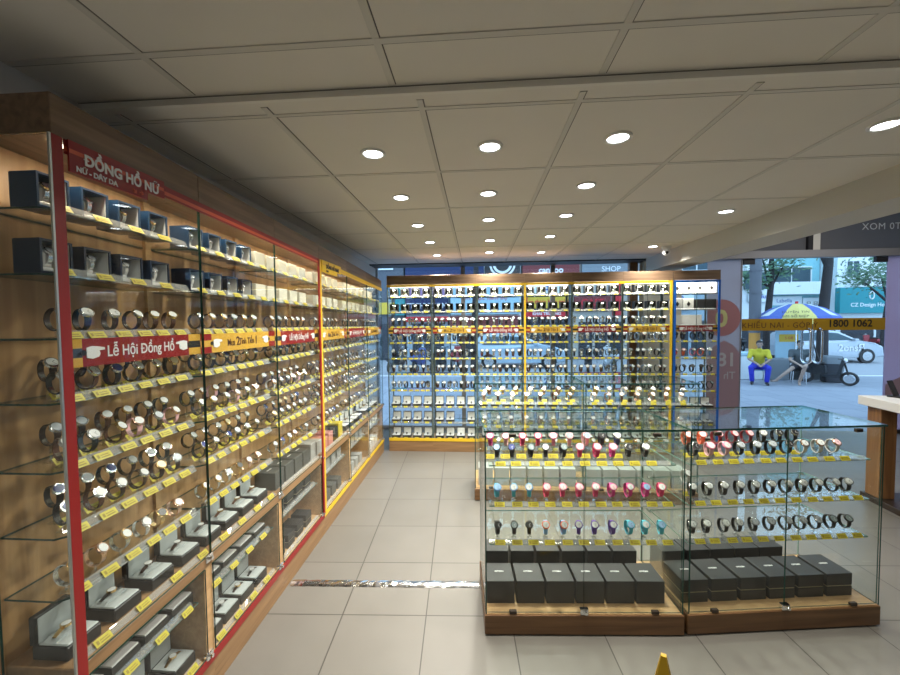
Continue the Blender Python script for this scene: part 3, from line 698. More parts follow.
# ---- glass counters
CS = [0.866, 0.655, 0.455]
def counter(name, x, y, a, W, label, D=0.45, group='glass island counters'):
    fr = Frame(x, y, a); r = thing('glass_counter', label, 'glass counter', (x, y, 0), a, group)
    MB().rbox(0, W, 0, D, 0.008, 0.108, 0.002).box(0.03, W - 0.03, 0.03, D - 0.03, 0, 0.008).build('plinth', M['oak_dark'], r)
    MB().box(0.006, W - 0.006, 0.006, D - 0.006, 0.108, 0.112).build('deck', M['oak_light'], r)
    top = pane_mb(0, W, -0.004, D, 1.048, 1.058, 'z').build('glass_top', G2, r)
    pane_mb(0.004, 0.011, 0.006, D - 0.006, 0.112, 1.048, 'x').build('side_glass', G2, r)
    pane_mb(W - 0.011, W - 0.004, 0.006, D - 0.006, 0.112, 1.048, 'x').build('side_glass', G2, r)
    pane_mb(0.012, W - 0.012, D - 0.012, D - 0.006, 0.112, 1.048).build('back_glass', G2L, r)
    for x0, x1 in ((0.014, W/2 - 0.0015), (W/2 + 0.0015, W - 0.014)):
        dr = pane_mb(x0, x1, 0.008, 0.013, 0.118, 1.042).build('glass_door', G2, r)
        hx = x0 + 0.13 if x0 < 0.1 else x1 - 0.13
        for z in (0.122, 1.030): MB().rbox(hx - 0.018, hx + 0.018, 0.000, 0.016, z - 0.009, z + 0.009, 0.002).build('hinge', M['hinge'], dr)
    MB().rbox(W/2 - 0.02, W/2 + 0.022, -0.004, 0.02, 0.112, 0.142, 0.003).cyl((W/2 + 0.006, -0.016, 0.128), (W/2 + 0.006, -0.004, 0.128), 0.008, n=12).build('door_lock', M['chrome'], r)
    for z in CS:
        so = glass_shelf(W - 0.05, 0.045, D - 0.05, z, 0.007, 0.0)
        for v in so.v: v.x += 0.025
        so = so.build('glass_shelf', G2L, r)
        q = rail_mb(W - 0.05, 0.036, z, 0.020)
        for v in q.v: v.x += 0.025
        q.build('price_rail', M['rail'], so)
        for xx in (0.025, W - 0.037): MB().box(xx, xx + 0.012, D - 0.06, D - 0.012, z - 0.014, z - 0.0075).build('shelf_bracket', M['steel'], so)
    return fr
C1 = counter('c1', 0.030, 1.905, math.radians(3.0), 1.005, 'glass island counter in front on the left, pink watches and black boxes inside')
C2 = counter('c2', 1.052, 1.962, math.radians(6.8), 1.03, 'glass island counter in front on the right, reflecting the bright doorway')
C3 = counter('c3', -0.030, 3.385, 0.0, 0.955, 'rear glass island counter on the left, behind the pink watches')
C4 = counter('c4', 0.932, 3.385, 0.0, 0.955, 'rear glass island counter on the right with rose gold watches')
#PART3
# ------------------------------------------------------------------ boxes
def mesh_cached(key, fn):
    if key not in cache: cache[key] = fn()
    return cache[key]
def open_box(fr, u, d, z, label, group, shell='navybox', lin='satinw', w=0.088, h=0.098, dp=0.085, turn=0.0):
    # upright presentation box, open towards the front
    k = (shell, lin, w, h, dp)
    def f1():
        t = 0.006; m = MB()
        m.rbox(-w/2, w/2, dp - t, dp, 0, h, 0.002); m.box(-w/2, -w/2 + t, 0, dp - t, 0, h); m.box(w/2 - t, w/2, 0, dp - t, 0, h)
        m.box(-w/2 + t, w/2 - t, 0, dp - t, h - t, h); m.box(-w/2 + t, w/2 - t, 0, dp - t, 0, t); return m.mesh('shell', [M[shell]])
    def f2():
        t = 0.0063; m = MB(); e = 0.0025
        m.box(-w/2 + t, w/2 - t, dp - t - e, dp - t - 0.0003, t, h - t); m.box(-w/2 + t, -w/2 + t + e, 0.004, dp - t - e, t, h - t); m.box(w/2 - t - e, w/2 - t, 0.004, dp - t - e, t, h - t)
        m.rbox(-w/2 + t + e, w/2 - t - e, 0.006, dp - t - e, t, t + 0.012, 0.003); return m.mesh('lining', [M[lin]])
    def f3():
        m = MB(); m.rbox(-0.016, 0.016, 0.028, 0.058, 0.0185, 0.070, 0.008); return m.mesh('cushion', [M[lin]])
    r = thing('presentation_box', label, 'watch box', fr.at(u, d, z), fr.rz + turn, group)
    put('shell', mesh_cached((k, 1), f1), r); put('lining', mesh_cached((k, 2), f2), r); put('cushion', mesh_cached((k, 3), f3), r)
def open_box_simple(fr, u, d, z, label, group, shell, lin, w, h, dp):
    k = ('obs', shell, lin, w, h, dp)
    def f():
        t = 0.006; m = MB()
        m.box(-w/2, w/2, dp - t, dp, 0, h, 0); m.box(-w/2, -w/2 + t, 0, dp - t, 0, h, 0); m.box(w/2 - t, w/2, 0, dp - t, 0, h, 0)
        m.box(-w/2 + t, w/2 - t, 0, dp - t, h - t, h, 0); m.box(-w/2 + t, w/2 - t, 0, dp - t, 0, t, 0)
        m.rbox(-w/2 + t, w/2 - t, 0.01, dp - t - 0.003, t, h*0.30, 0.004, 1)
        m.rbox(-0.014, 0.014, 0.012, 0.05, h*0.30, h*0.62, 0.008, 1)
        return m.mesh('presentation_box', [M[shell], M[lin]])
    o = put('presentation_box', mesh_cached(k, f), None, fr.at(u, d, z), fr.rz)
    tag(o, label, 'watch box', group)
def clam_box(fr, u, d, z, label, group, shell='blackbox', lin='satin', w=0.105, dp=0.115, hb=0.042, hl=0.088, strap='brown', turn=0.0, simple=False, lid=True):
    # hinged box standing open: base with padded tray and watch pillow, lid upright behind
    k = ('clam', shell, lin, w, dp, hb, hl)
    def fb(): m = MB(); m.rbox(-w/2, w/2, 0, dp, 0, hb, 0.003); return m.mesh('box_base', [M[shell]])
    def ft():
        m = MB(); m.rbox(-w/2 + 0.004, w/2 - 0.004, 0.004, dp - 0.018, hb, hb + 0.007, 0.003)
        m.prism([(-w/2+0.006, hb+0.007), (w/2-0.006, hb+0.007), (w/2-0.02, hb+0.016), (-w/2+0.02, hb+0.016)], 0.045, 0.085); return m.mesh('tray', [M[lin]])
    def fl(): m = MB(); m.rbox(-w/2, w/2, dp - 0.014, dp + 0.008, hb, hb + hl, 0.003); return m.mesh('lid', [M[shell]])
    def fi(): m = MB(); m.rbox(-w/2 + 0.006, w/2 - 0.006, dp - 0.017, dp - 0.0143, hb + 0.004, hb + hl - 0.006, 0.001); return m.mesh('lid_lining', [M[lin]])
    if simple:
        def fa():
            m = MB(); m.box(-w/2, w/2, 0, dp, 0, hb, 0); m.box(-w/2 + 0.004, w/2 - 0.004, 0.004, dp - 0.018, hb, hb + 0.006, 1)
            if lid: m.box(-w/2, w/2, dp - 0.012, dp + 0.008, hb, hb + hl, 0); m.box(-w/2 + 0.005, w/2 - 0.005, dp - 0.014, dp - 0.0122, hb + 0.006, hb + hl - 0.006, 1)
            return m.mesh('hinged_watch_box', [M[shell], M[lin]])
        o = put('hinged_watch_box', mesh_cached((k, lid), fa), None, fr.at(u, d, z), fr.rz + turn); tag(o, label, 'watch box', group)
    else:
        r = thing('hinged_watch_box', label, 'watch box', fr.at(u, d, z), fr.rz + turn, group)
        put('box_base', mesh_cached((k, 1), fb), r); put('tray', mesh_cached((k, 2), ft), r)
        if lid:
            l = put('lid', mesh_cached((k, 3), fl), r); put('lid_lining', mesh_cached((k, 4), fi), l)
def flat_watch(fr, u, d, z, st, label, group, tilt=0.0, turn=0.0):
    s, c, dl = st
    def f():
        m = MB(); n = 12; V = []
        for i in range(n + 1):
            t = i / n; y = (t - 0.5) * 0.078; zz = 0.010 * (1 - (2*t - 1)**2); wd = 0.0085 - 0.003 * abs(2*t - 1)
            V += [(-wd, y, zz), (wd, y, zz), (wd, y, zz - 0.0022), (-wd, y, zz - 0.0022)]
        m.add(V, [(4*i + k, 4*i + (k+1) % 4, 4*i + 4 + (k+1) % 4, 4*i + 4 + k) for i in range(n) for k in range(4)], 0)
        m.cyl((0, 0, 0.008), (0, 0, 0.0155), 0.0145, n=16, m=1); m.cyl((0, 0, 0.0155), (0, 0, 0.0162), 0.0122, n=16, m=2)
        return m.mesh('wristwatch', [strap_mat(s), case_mat(c), M['d_' + dl]])
    o = put('wristwatch', mesh_cached(('flat', st), f), None, fr.at(u, d, z), fr.rz + turn); tag(o, label, 'wristwatch', group)
def closed_box(fr, u, d, z, label, group, m='blackbox', w=0.11, dp=0.13, h=0.09, logo=None, seam=False, name='gift_box', turn=0.0):
    base = [m]; k = ('cb', m, w, dp, h, logo, seam)
    def f():
        q = MB(); hh = h * 0.52
        if seam: q.rbox(-w/2, w/2, 0, dp, 0, h*0.42, 0.0015); q.box(-w/2 + 0.003, w/2 - 0.003, 0.003, dp - 0.003, h*0.42, h*0.47, 1); q.rbox(-w/2, w/2, 0, dp, h*0.47, h, 0.0015)
        else: q.rbox(-w/2, w/2, 0, dp, 0, h, 0.0015)
        return q.mesh(name, [M[m], M['champ_line']])
    me = mesh_cached(k, f)
    if logo:
        r = thing(name, label, 'box', fr.at(u, d, z), fr.rz + turn, group); put('box_body', me, r)
        def fl(): return text_mesh('lettering', logo, 0.013, M['whiteink'], bold=0.0003)
        o = put('lettering', mesh_cached(('logo', logo), fl), r, (0.0, dp * 0.52, h + 0.0005))
        return r
    o = put(name, me, None, fr.at(u, d, z), fr.rz + turn); tag(o, label, 'box', group); return o
M['champ_line'] = mat('champagne_box_band', (0.40, 0.36, 0.22), 0.5)
M['pinkbox'] = mat('pink_card_box', (0.55, 0.24, 0.22), 0.6)
M['yellowbox'] = mat('yellow_card_box', (0.66, 0.52, 0.05), 0.6)

rnd = random.Random(11)
def pick(l): return rnd.choice(l)
ST_BROWN = [('brown', 'steel', 'white'), ('brown', 'rose', 'white'), ('black', 'steel', 'white'), ('darkbrown', 'steel', 'silver'), ('brown', 'gold', 'white'), ('darkbrown', 'steel', 'white')]
ST_DARK = [('darkbrown', 'steel', 'silver'), ('black', 'steel', 'white'), ('darkbrown', 'gold', 'champagne'), ('brown', 'steel', 'white'), ('black', 'steel', 'blue'), ('darkbrown', 'steel', 'white')]
ST_LIGHT = [('white', 'rose', 'white'), ('lightpink', 'rose', 'white'), ('steel', 'steel', 'white'), ('brown', 'steel', 'white'), ('black', 'rose', 'white'), ('darkbrown', 'steel', 'silver')]
ST_STEEL = [('steel', 'steel', 'white'), ('steel', 'steel', 'blue'), ('gold', 'gold', 'black'), ('steel', 'gold', 'white'), ('rose', 'rose', 'white'), ('steel', 'steel', 'silver'), ('black', 'steel', 'blue')]
ST_MEN = [('steel', 'steel', 'white'), ('steel', 'steel', 'black'), ('black', 'steel', 'white'), ('steel', 'steel', 'blue'), ('black', 'gold', 'white'), ('brown', 'steel', 'white')]
LSETS = {2: ST_BROWN, 3: ST_DARK, 4: ST_BROWN + ST_LIGHT[:2], 5: ST_DARK, 6: ST_STEEL}
# ---- left wall
for i in range(6):
    fr, W = FR[i]; bn = LNAME[i]
    for k in (0, 1):                                     # the two box shelves
        z = LS[k]; row = SHN[k]
        ulist = []
        u = 0.045
        while u < W - 0.04: ulist.append(u); u += 0.122 if i < 2 else 0.135
        for q, u in enumerate(ulist):
            y = LB[i] + u
            if y < 2.06:
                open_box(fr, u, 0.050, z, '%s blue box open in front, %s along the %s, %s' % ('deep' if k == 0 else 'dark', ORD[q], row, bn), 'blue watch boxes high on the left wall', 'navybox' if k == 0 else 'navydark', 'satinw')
                add_watch(fr, u, 0.050 + 0.040, z + 0.006 + 0.058*0.8 - 0.0, pick([('white', 'steel', 'white'), ('steel', 'gold', 'white'), ('steel', 'steel', 'silver')]), 'in blue box %s, %s, %s' % (ORD[q], row, bn), h=0.0, sc=0.72)
            elif y < 4.45:
                closed_box(fr, u, 0.045, z, 'cream cube box, %s along the %s, %s' % (ORD[q], row, bn), 'cream cube boxes high on the left wall', 'creambox', 0.098, 0.09, 0.088, name='cube_box')
            else:
                closed_box(fr, u, 0.045, z, 'dark blue box, %s along the %s, %s' % (ORD[q], row, bn), 'dark boxes in the corner unit', 'navybox', 0.09, 0.09, 0.088, name='cube_box')
            add_tag(fr, u, 0.030, z - 0.004, '%s card under the box row, %s' % (ORD[q], row) + ', ' + bn)
    for k in range(2, 7):
        z = LS[k]; S = LSETS[k]; row = SHN[k]
        pitch = 0.083; n = int((W - 0.05) / pitch)
        for q in range(n):
            u = 0.05 + pitch * q + rnd.uniform(-0.006, 0.006)
            st = pick(S if i < 3 else ST_MEN + S[:2])
            add_watch(fr, u, 0.075, z, st, 'front row %s, %s, %s' % (ORD[q], row, bn), turn=-0.02 + rnd.uniform(-0.22, 0.22), ht=rnd.random() < 0.3)
            add_tag(fr, u + 0.004, 0.030, z - 0.004, '%s card of the front row, %s, %s' % (ORD[q], row, bn))
            if k in (3, 4, 5) or (k == 2 and q % 2 == 0 and False):
                u2 = u + 0.040 + rnd.uniform(-0.006, 0.006)
                if u2 < W - 0.03:
                    add_watch(fr, u2, 0.155, z, pick(S if i < 3 else ST_MEN), 'back row %s, %s, %s' % (ORD[q], row, bn), back=True, turn=-0.02 + rnd.uniform(-0.2, 0.2))
                    add_tag(fr, u2, 0.108, z, '%s card of the back row, %s, %s' % (ORD[q], row, bn))
    zd = 0.600
    if i in (0, 1, 4, 5):
        us = [0.075, 0.225, 0.375, 0.52] if i == 0 else [0.10, 0.235, 0.37, 0.505]
        for q, u in enumerate(us):
            lab = '%s black hinged box with grey lining, on the deck of the %s' % (ORD[q], bn)
            clam_box(fr, u, 0.055, zd, lab, 'open hinged boxes on the wooden decks', simple=i > 1, lin='satin' if i < 2 else 'satinw')
            st = pick([('brown', 'gold', 'white'), ('gold', 'gold', 'white'), ('black', 'gold', 'white'), ('darkbrown', 'steel', 'white')])
            flat_watch(fr, u, 0.055 + 0.062, zd + 0.062, st, '%s strap watch lying in the %s hinged box, deck of the %s' % (colour(st[0]), ORD[q], bn), 'watches lying in hinged boxes', turn=rnd.uniform(-.2, .2) + PI/2)
            add_tag(fr, u + 0.02, 0.020, zd + 0.001, '%s card on the deck edge, %s' % (ORD[q], bn))
    elif i == 2:
        for q in range(4):
            closed_box(fr, 0.075 + 0.125*q, 0.045, zd, '%s black box on the deck of the third left unit' % ORD[q], 'black boxes on the deck of the third left unit', 'greybox', 0.108, 0.13, 0.105, logo='CITIZEN')
        closed_box(fr, 0.560, 0.045, zd, 'silver grey box at the end of the black boxes, third left unit', None, 'silverbox', 0.08, 0.11, 0.12)
    else:
        for q, (mm, nmm, hh) in enumerate((('silverbox', 'silver grey', .10), ('pinkbox', 'salmon pink', .09), ('pinkbox', 'salmon pink', .10), ('blackbox', 'black', .11), ('yellowbox', 'yellow', .12))):
            closed_box(fr, 0.06 + 0.115*q, 0.05, zd, '%s box, %s on the deck of the fourth left unit' % (nmm, ORD[q]), None, mm, 0.095, 0.11, hh)
    # lower display: mid shelf and floor
    for lev, z in (('upper', 0.415), ('lower', 0.165)):
        for q in range(4):
            u = 0.07 + 0.128 * q
            if u > W - 0.08: continue
            if i in (0, 1):
                if lev == 'upper':
                    clam_box(fr, u, 0.045, z, '%s white topped box behind the lower door, upper level, %s' % (ORD[q], bn), 'boxes behind the lower doors', lin='satinw', w=0.108, dp=0.12, hb=0.05, simple=True, lid=False)
                else: clam_box(fr, u, 0.045, z, '%s grey lined hinged box behind the lower door, bottom, %s' % (ORD[q], bn), 'boxes behind the lower doors', lin='satin', w=0.108, dp=0.12, hb=0.045, hl=0.085, simple=True)
                st = pick([('black', 'steel', 'white'), ('gold', 'gold', 'white'), ('darkbrown', 'gold', 'white')])
                flat_watch(fr, u, 0.10, z + (0.058 if lev == 'upper' else 0.053), st, '%s strap watch in %s box, %s level behind lower door, %s' % (colour(st[0]), ORD[q], lev, bn), 'watches behind the lower doors', turn=PI/2)
                add_tag(fr, u, 0.030 if lev == 'upper' else 0.016, z - 0.004 if lev == 'upper' else z, '%s card behind the lower door, %s level, %s' % (ORD[q], lev, bn), w=0.05)
            else:
                mm = {2: 'blackbox', 3: 'silverbox' if lev == 'upper' else ('pinkbox' if q == 0 else 'greybox'), 4: 'silverbox', 5: 'satinw'}[i]
                nmm = {'blackbox': 'black', 'silverbox': 'silver grey', 'pinkbox': 'salmon pink', 'greybox': 'dark grey', 'satinw': 'white'}[mm]
                closed_box(fr, u, 0.045, z, '%s %s box behind the lower door, %s level, %s' % (ORD[q], nmm, lev, bn), 'boxes behind the lower doors', mm, 0.09, 0.11, 0.085 if lev == 'lower' else 0.10, seam=(i == 2))
# ---- back run
for i in range(7):
    fr, W = BF[i]; bn = BNAME[i]
    for k in (0, 1):
        z = BS[k]
        for q in range(4):
            u = 0.07 + (W - 0.14) / 3 * q
            if i < 6:
                open_box_simple(fr, u, 0.06, z, 'black open box, %s along the %s, %s' % (ORD[q], SHN[k], bn), 'black open boxes high on the back run', 'blackbox', 'satin', 0.100, 0.108, 0.08)
                if q % 1 == 0: add_watch(fr, u, 0.085, z + 0.066, pick([('black', 'steel', 'white'), ('steel', 'steel', 'white'), ('steel', 'steel', 'silver')]), 'in black box %s, %s, %s' % (ORD[q], SHN[k], bn), h=0.0, sc=0.95)
            elif k == 0 or q < 2:
                o = thing('gift_box', 'white box with a black diamond, %s along the %s, %s' % (ORD[q], SHN[k], bn), 'box', fr.at(u, 0.05, z), 0, 'white diamond boxes in the blue-framed unit')
                MB().rbox(-0.058, 0.058, 0, 0.10, 0, 0.13, 0.002).build('box_body', M['white'], o)
                MB().prism([(0, 0.035), (0.022, 0.065), (0, 0.095), (-0.022, 0.065)], -0.002, -0.0003).build('diamond_mark', M['blackv'], o)
            else:
                closed_box(fr, u - 0.005, 0.05, z, 'black box, %s along the second shelf, blue-framed back unit' % ORD[q], None, 'blackbox', 0.12, 0.10, 0.12)
            if i < 6: add_tag(fr, u, 0.022, z - 0.004, '%s card, %s, %s' % (ORD[q], SHN[k], bn))
    for k in range(2, 7):
        z = BS[k]
        if i == 6 and k == 2:
            closed_box(fr, 0.20, 0.05, z, 'long white box on the third shelf of the blue-framed back unit', None, 'satinw', 0.30, 0.16, 0.12); continue
        n = 7 if i < 6 else 5
        for q in range(n):
            u = 0.055 + (W - 0.11) / (n - 1) * q + rnd.uniform(-0.008, 0.008)
            if i == 6:
                st = [('black', 'dark', 'black'), ('orange', 'rose', 'rosy'), ('black', 'dark', 'black'), ('black', 'dark', 'grey')][k - 3]
                if k == 4: st = pick([('orange', 'rose', 'rosy'), ('skyblue', 'steel', 'white'), ('pink', 'rose', 'white')])
            else: st = pick([('black', 'steel', 'white'), ('steel', 'steel', 'white'), ('steel', 'steel', 'black'), ('black', 'rose', 'white'), ('brown', 'steel', 'white')])
            add_watch(fr, u, 0.09, z, st, '%s place, %s, %s' % (ORD[q], SHN[k] if k < 6 else 'seventh shelf', bn), turn=rnd.uniform(-0.6, 0.6), sc=1.3)
            add_tag(fr, u, 0.022, z - 0.004, '%s card, %s, %s' % (ORD[q], ['third', 'fourth', 'fifth', 'sixth', 'seventh'][k-2] + ' shelf', bn))
    for k, z in ((7, BS[7]), (8, BS[8]), (9, 0.15)):
        for q in range(4):
            if i == 1 and k == 8 and q == 2: continue
            u = 0.075 + (W - 0.15) / 3 * q
            clam_box(fr, u, 0.05, z, 'black hinged box with white lining, %s along the %s level, %s' % (ORD[q], ['upper', 'middle', 'bottom'][k - 7], bn), 'open hinged boxes low on the back run', lin='satinw', w=0.102, dp=0.10, hb=0.035, hl=0.085, simple=True)
            add_watch(fr, u, 0.09, z + 0.042, ('black', 'steel', 'black'), 'in open box %s, %s level, %s' % (ORD[q], ['upper', 'middle', 'bottom'][k - 7], bn), h=0.0, sc=0.62)
            add_tag(fr, u, 0.022, z - 0.004 if k < 9 else z, '%s card, %s box level, %s' % (ORD[q], ['upper', 'middle', 'bottom'][k-7], bn))
# ---- front counters
LC = {1: ([('black', 'dark', 'skyblue'), ('black', 'dark', 'blue'), ('black', 'dark', 'grey'), ('black', 'dark', 'white'), ('black', 'dark', 'grey'), ('crimson', 'pink', 'rosy'), ('crimson', 'pink', 'rosy'), ('magenta', 'pink', 'rosy'), ('black', 'steel', 'black'), ('black', 'steel', 'white')],
          [('magenta', 'magenta', 'rosy'), ('lightpink', 'pink', 'white'), ('crimson', 'crimson', 'rosy'), ('crimson', 'crimson', 'rosy'), ('pink', 'pink', 'rosy'), ('lightpink', 'lightpink', 'grey'), ('lightpink', 'lightpink', 'skyblue'), ('black', 'dark', 'black'), ('navy', 'steel', 'white')]),
      2: ([('cyan', 'skyblue', 'skyblue'), ('cyan', 'skyblue', 'white'), ('cyan', 'skyblue', 'white'), ('crimson', 'pink', 'rosy'), ('crimson', 'pink', 'rosy'), ('crimson', 'pink', 'rosy'), ('crimson', 'pink', 'white'), ('magenta', 'magenta', 'rosy'), ('magenta', 'magenta', 'white'), ('magenta', 'magenta', 'skyblue'), ('crimson', 'crimson', 'white')], []),
      3: ([('black', 'dark', 'black'), ('black', 'dark', 'grey'), ('black', 'dark', 'black'), ('skyblue', 'orange', 'white'), ('skyblue', 'orange', 'white'), ('purple', 'purple', 'white'), ('purple', 'purple', 'white'), ('purple', 'purple', 'white'), ('cyan', 'cyan', 'skyblue'), ('cyan', 'cyan', 'orange' if False else 'white'), ('cyan', 'cyan', 'skyblue')], [])}
RC = {1: ([('black', 'steel', 'black'), ('lightpink', 'pink', 'white'), ('lightpink', 'pink', 'white'), ('black', 'steel', 'silver'), ('black', 'steel', 'silver'), ('black', 'steel', 'silver'), ('black', 'steel', 'black'), ('white', 'rose', 'white'), ('white', 'rose', 'white'), ('white', 'rose', 'rosy')],
          [('orange', 'orange', 'rosy'), ('orange', 'orange', 'rosy'), ('maroon', 'maroon', 'rosy'), ('maroon', 'maroon', 'rosy'), ('maroon', 'maroon', 'rosy'), ('black', 'steel', 'white'), ('black', 'steel', 'black'), ('black', 'steel', 'black')]),
      2: ([('black', 'steel', 'white')] * 11, [('white', 'steel', 'white')]), 3: ([('black', 'steel', 'white')] * 4 + [('black', 'steel', 'silver')] * 5 + [('black', 'dark', 'grey')] * 2, [])}
CN = ['top shelf', 'middle shelf', 'bottom shelf']
for fr, tab, nm in ((C1, LC, 'left front counter'), (C2, RC, 'right front counter')):
    for s in (1, 2, 3):
        F1, B1 = tab[s]; z = CS[s - 1]
        for q, st in enumerate(F1):
            u = 0.075 + 0.0855 * q + rnd.uniform(-0.005, 0.005)
            add_watch(fr, u, 0.100, z, st, 'front row %s, %s, %s' % (ORD[q], CN[s-1], nm), turn=rnd.uniform(-0.2, 0.2) - (0.08 if fr is C2 else 0.1), pri=1.5, ht=rnd.random() < 0.5, sc=1.05)
            add_tag(fr, u + 0.01, 0.044, z - 0.003, '%s front card, %s, %s' % (ORD[q], CN[s-1], nm), pri=1.5)
        for q, st in enumerate(B1):
            u = 0.050 + 0.0855 * q + (0.05 if fr is C2 else 0)
            add_watch(fr, u, 0.185, z, st, 'back row %s, %s, %s' % (ORD[q], CN[s-1], nm), back=True, turn=rnd.uniform(-0.2, 0.2) - (0.05 if fr is C2 else 0.1), pri=1.5, ht=True, sc=1.05)
            add_tag(fr, u - 0.01, 0.14, z, '%s back card, %s, %s' % (ORD[q], CN[s-1], nm), pri=1.5)
for q in range(6):
    closed_box(C1, 0.090 + 0.157*q, 0.080, 0.112, '%s lettered black box in the front row, left front counter' % ORD[q], 'lettered black boxes in the left front counter', 'blackbox', 0.145, 0.155, 0.120, logo='CITIZEN')
    if q < 6: closed_box(C1, 0.090 + 0.147*q, 0.275, 0.112, '%s plain black box in the back row, left front counter' % ORD[q], 'plain black boxes in the left front counter', 'blackbox', 0.132, 0.12, 0.165)
    closed_box(C2, 0.092 + 0.160*q, 0.080, 0.112, '%s banded black box in the front row, right front counter' % ORD[q], 'banded black boxes in the right front counter', 'blackbox', 0.142, 0.17, 0.122, logo='CITIZEN', seam=True)
    if q < 5: closed_box(C2, 0.110 + 0.148*q, 0.290, 0.112, '%s plain black box in the back row, right front counter' % ORD[q], 'plain black boxes in the right front counter', 'blackbox', 0.140, 0.12, 0.150)
for fr, nm in ((C3, 'left rear counter'), (C4, 'right rear counter')):
    for q in range(6): closed_box(fr, 0.10 + 0.148*q, 0.08, 0.112, '%s silver grey box on the deck, %s' % (ORD[q], nm), 'silver grey boxes in the rear counters', 'silverbox', 0.13, 0.15, 0.16)
    for s in (0, 1, 2):
        for q in range(7):
            for b in (0, 1):
                u = 0.09 + 0.125*q + 0.05*b
                if s == 0 or b == 0:
                    add_watch(fr, u, 0.09 + 0.09*b, CS[s], pick([('rose', 'rose', 'white'), ('white', 'rose', 'white'), ('gold', 'gold', 'white'), ('steel', 'steel', 'white'), ('brown', 'rose', 'white')]), '%s row %s, %s, %s' % ('back' if b else 'front', ORD[q], CN[s], nm), back=bool(b), turn=rnd.uniform(-0.4, 0.4), sc=1.1)
                    add_tag(fr, u, 0.044 + 0.10*b, CS[s] - (0.003 if not b else 0), '%s %s card, %s, %s' % (ORD[q], 'back' if b else 'front', CN[s], nm))

# ------------------------------------------------------------------ build the watches and cards: nearest one by one, the far rest as stuff
def rank(w): return (w['p'] - camv).length - w['pri']
WATCHES.sort(key=rank); TAGS.sort(key=rank)
NW, NT = 288, 290
def wlabel(w):
    s, c, d = w['st']; nm = colour(s)
    mid = {'rosy': 'pink', 'skyblue': 'pale blue'}.get(d, d)
    t = '%s %s with %s dial, %s' % (nm, 'bracelet watch' if s in CASE else 'strap watch', mid, w['where'])
    return t if len(t.split()) <= 16 else t.replace('strap watch', 'watch').replace('bracelet watch', 'bracelet').replace(', in blue box', ', blue box')
far = {}
for n, w in enumerate(WATCHES):
    zc = w['h'] + RZ if w['h'] else 0.0
    if n < NW:
        dist = rank(w); p = w['p'].copy(); sc = w['sc']; s, c, d = w['st']
        p.z += zc * sc
        if dist < 1.75:
            r = thing('wristwatch', wlabel(w), 'wristwatch', p, w['rz'], 'wristwatches on display'); r.scale = (sc,) * 3
            put('strap', mesh_strap(s), r); put('watch_case', mesh_case(c), r); put('dial', mesh_dial(d), r)
            if w['h']: put('display_clip', mesh_stand(w['h']), r)
            if w['ht']: put('hang_tag', mesh_hangtag(), r)
        else:
            o = put('wristwatch', mesh_single(w['st'], w['h']), None, p, w['rz']); o.scale = (sc,) * 3
            tag(o, wlabel(w), 'wristwatch', 'wristwatches on display')
    else:
        m = far.setdefault('w', MB()); s, c, d = w['st']
        T = Matrix.Translation(w['p'] + Vector((0, 0, zc * w['sc']))) @ Matrix.Rotation(w['rz'], 4, 'Z') @ Matrix.Scale(w['sc'], 4)
        m.xf = T; ms = far.setdefault('mats', [])
        def mi(x):
            if x not in ms: ms.append(x)
            return ms.index(x)
        strap_mb(m, mi(strap_mat(s)), 12); case_mb(m, mi(case_mat(c)), n=10); dial_mb(m, mi(M['d_' + d]), n=10)
        if w['h']: m.box(-0.010, 0.010, -0.010, 0.010, -RZ - w['h'], -RZ - w['h'] + 0.003, mi(M['acrylic']))
if 'w' in far:
    o = far['w'].build('distant_wristwatches', far['mats']); tag(o, 'many small wristwatches filling the far shelves around the corner', 'wristwatches', None, 'stuff')
ft = MB()
for n, t in enumerate(TAGS):
    if n < NT:
        o = put('price_card', tag_mesh(), None, t['p'], t['rz']); tag(o, 'yellow price card, ' + t['where'], 'price card', 'yellow price cards')
    else:
        ft.xf = Matrix.Translation(t['p']) @ Matrix.Rotation(t['rz'], 4, 'Z') @ Matrix.Rotation(-0.62, 4, 'X')
        ft.box(-0.023, 0.023, 0, 0.0012, 0.0, 0.023); ft.box(-0.015, 0.017, -0.0004, 0, 0.006, 0.011, 1)
o = ft.build('distant_price_cards', [M['tag'], M['tagink']]); tag(o, 'rows of small yellow price cards on the far shelves', 'price cards', None, 'stuff')
#PART4
# ------------------------------------------------------------------ small floor things
def floor_tape():
    m = MB(); n = 46; V = []; rr = random.Random(3)
    for i in range(n + 1):
        t = i / n; x = -1.150 + 1.150 * t; y = 2.238 + 0.045 * t
        for dy, dz in ((-0.028, 0.0012), (-0.020, 0.007), (0.0, 0.010), (0.020, 0.007), (0.028, 0.0012)):
            V.append((x, y + dy + rr.uniform(-.0015, .0015), dz + (rr.uniform(0, 0.004) if dz > 0.002 else 0)))
    m.add(V, [(5*i + k, 5*(i+1) + k, 5*(i+1) + k + 1, 5*i + k + 1) for i in range(n) for k in range(4)], 0, False)
    o = m.build('cable_cover', [M['tape']]); tag(o, 'crumpled silver taped cable cover crossing the tiled aisle floor', 'cable cover')
floor_tape()
r = thing('caution_sign', 'yellow folding floor sign whose tip shows at the bottom edge', 'floor sign', (0.545, 1.135, 0), math.radians(-26))
M['cyel'] = mat('yellow_sign_plastic', (0.40, 0.25, 0.008), 0.4)
for sgn in (-1, 1):
    m = MB(); m.xf = Matrix.Translation((0, sgn*0.11, 0)) @ Matrix.Rotation(sgn * math.atan(0.105/0.6), 4, 'X')
    m.prism([(-0.12, 0.004), (0.12, 0.004), (0.004, 0.622), (-0.010, 0.622)], -0.004, 0.004, 0); m.build('panel', M['cyel'], r)
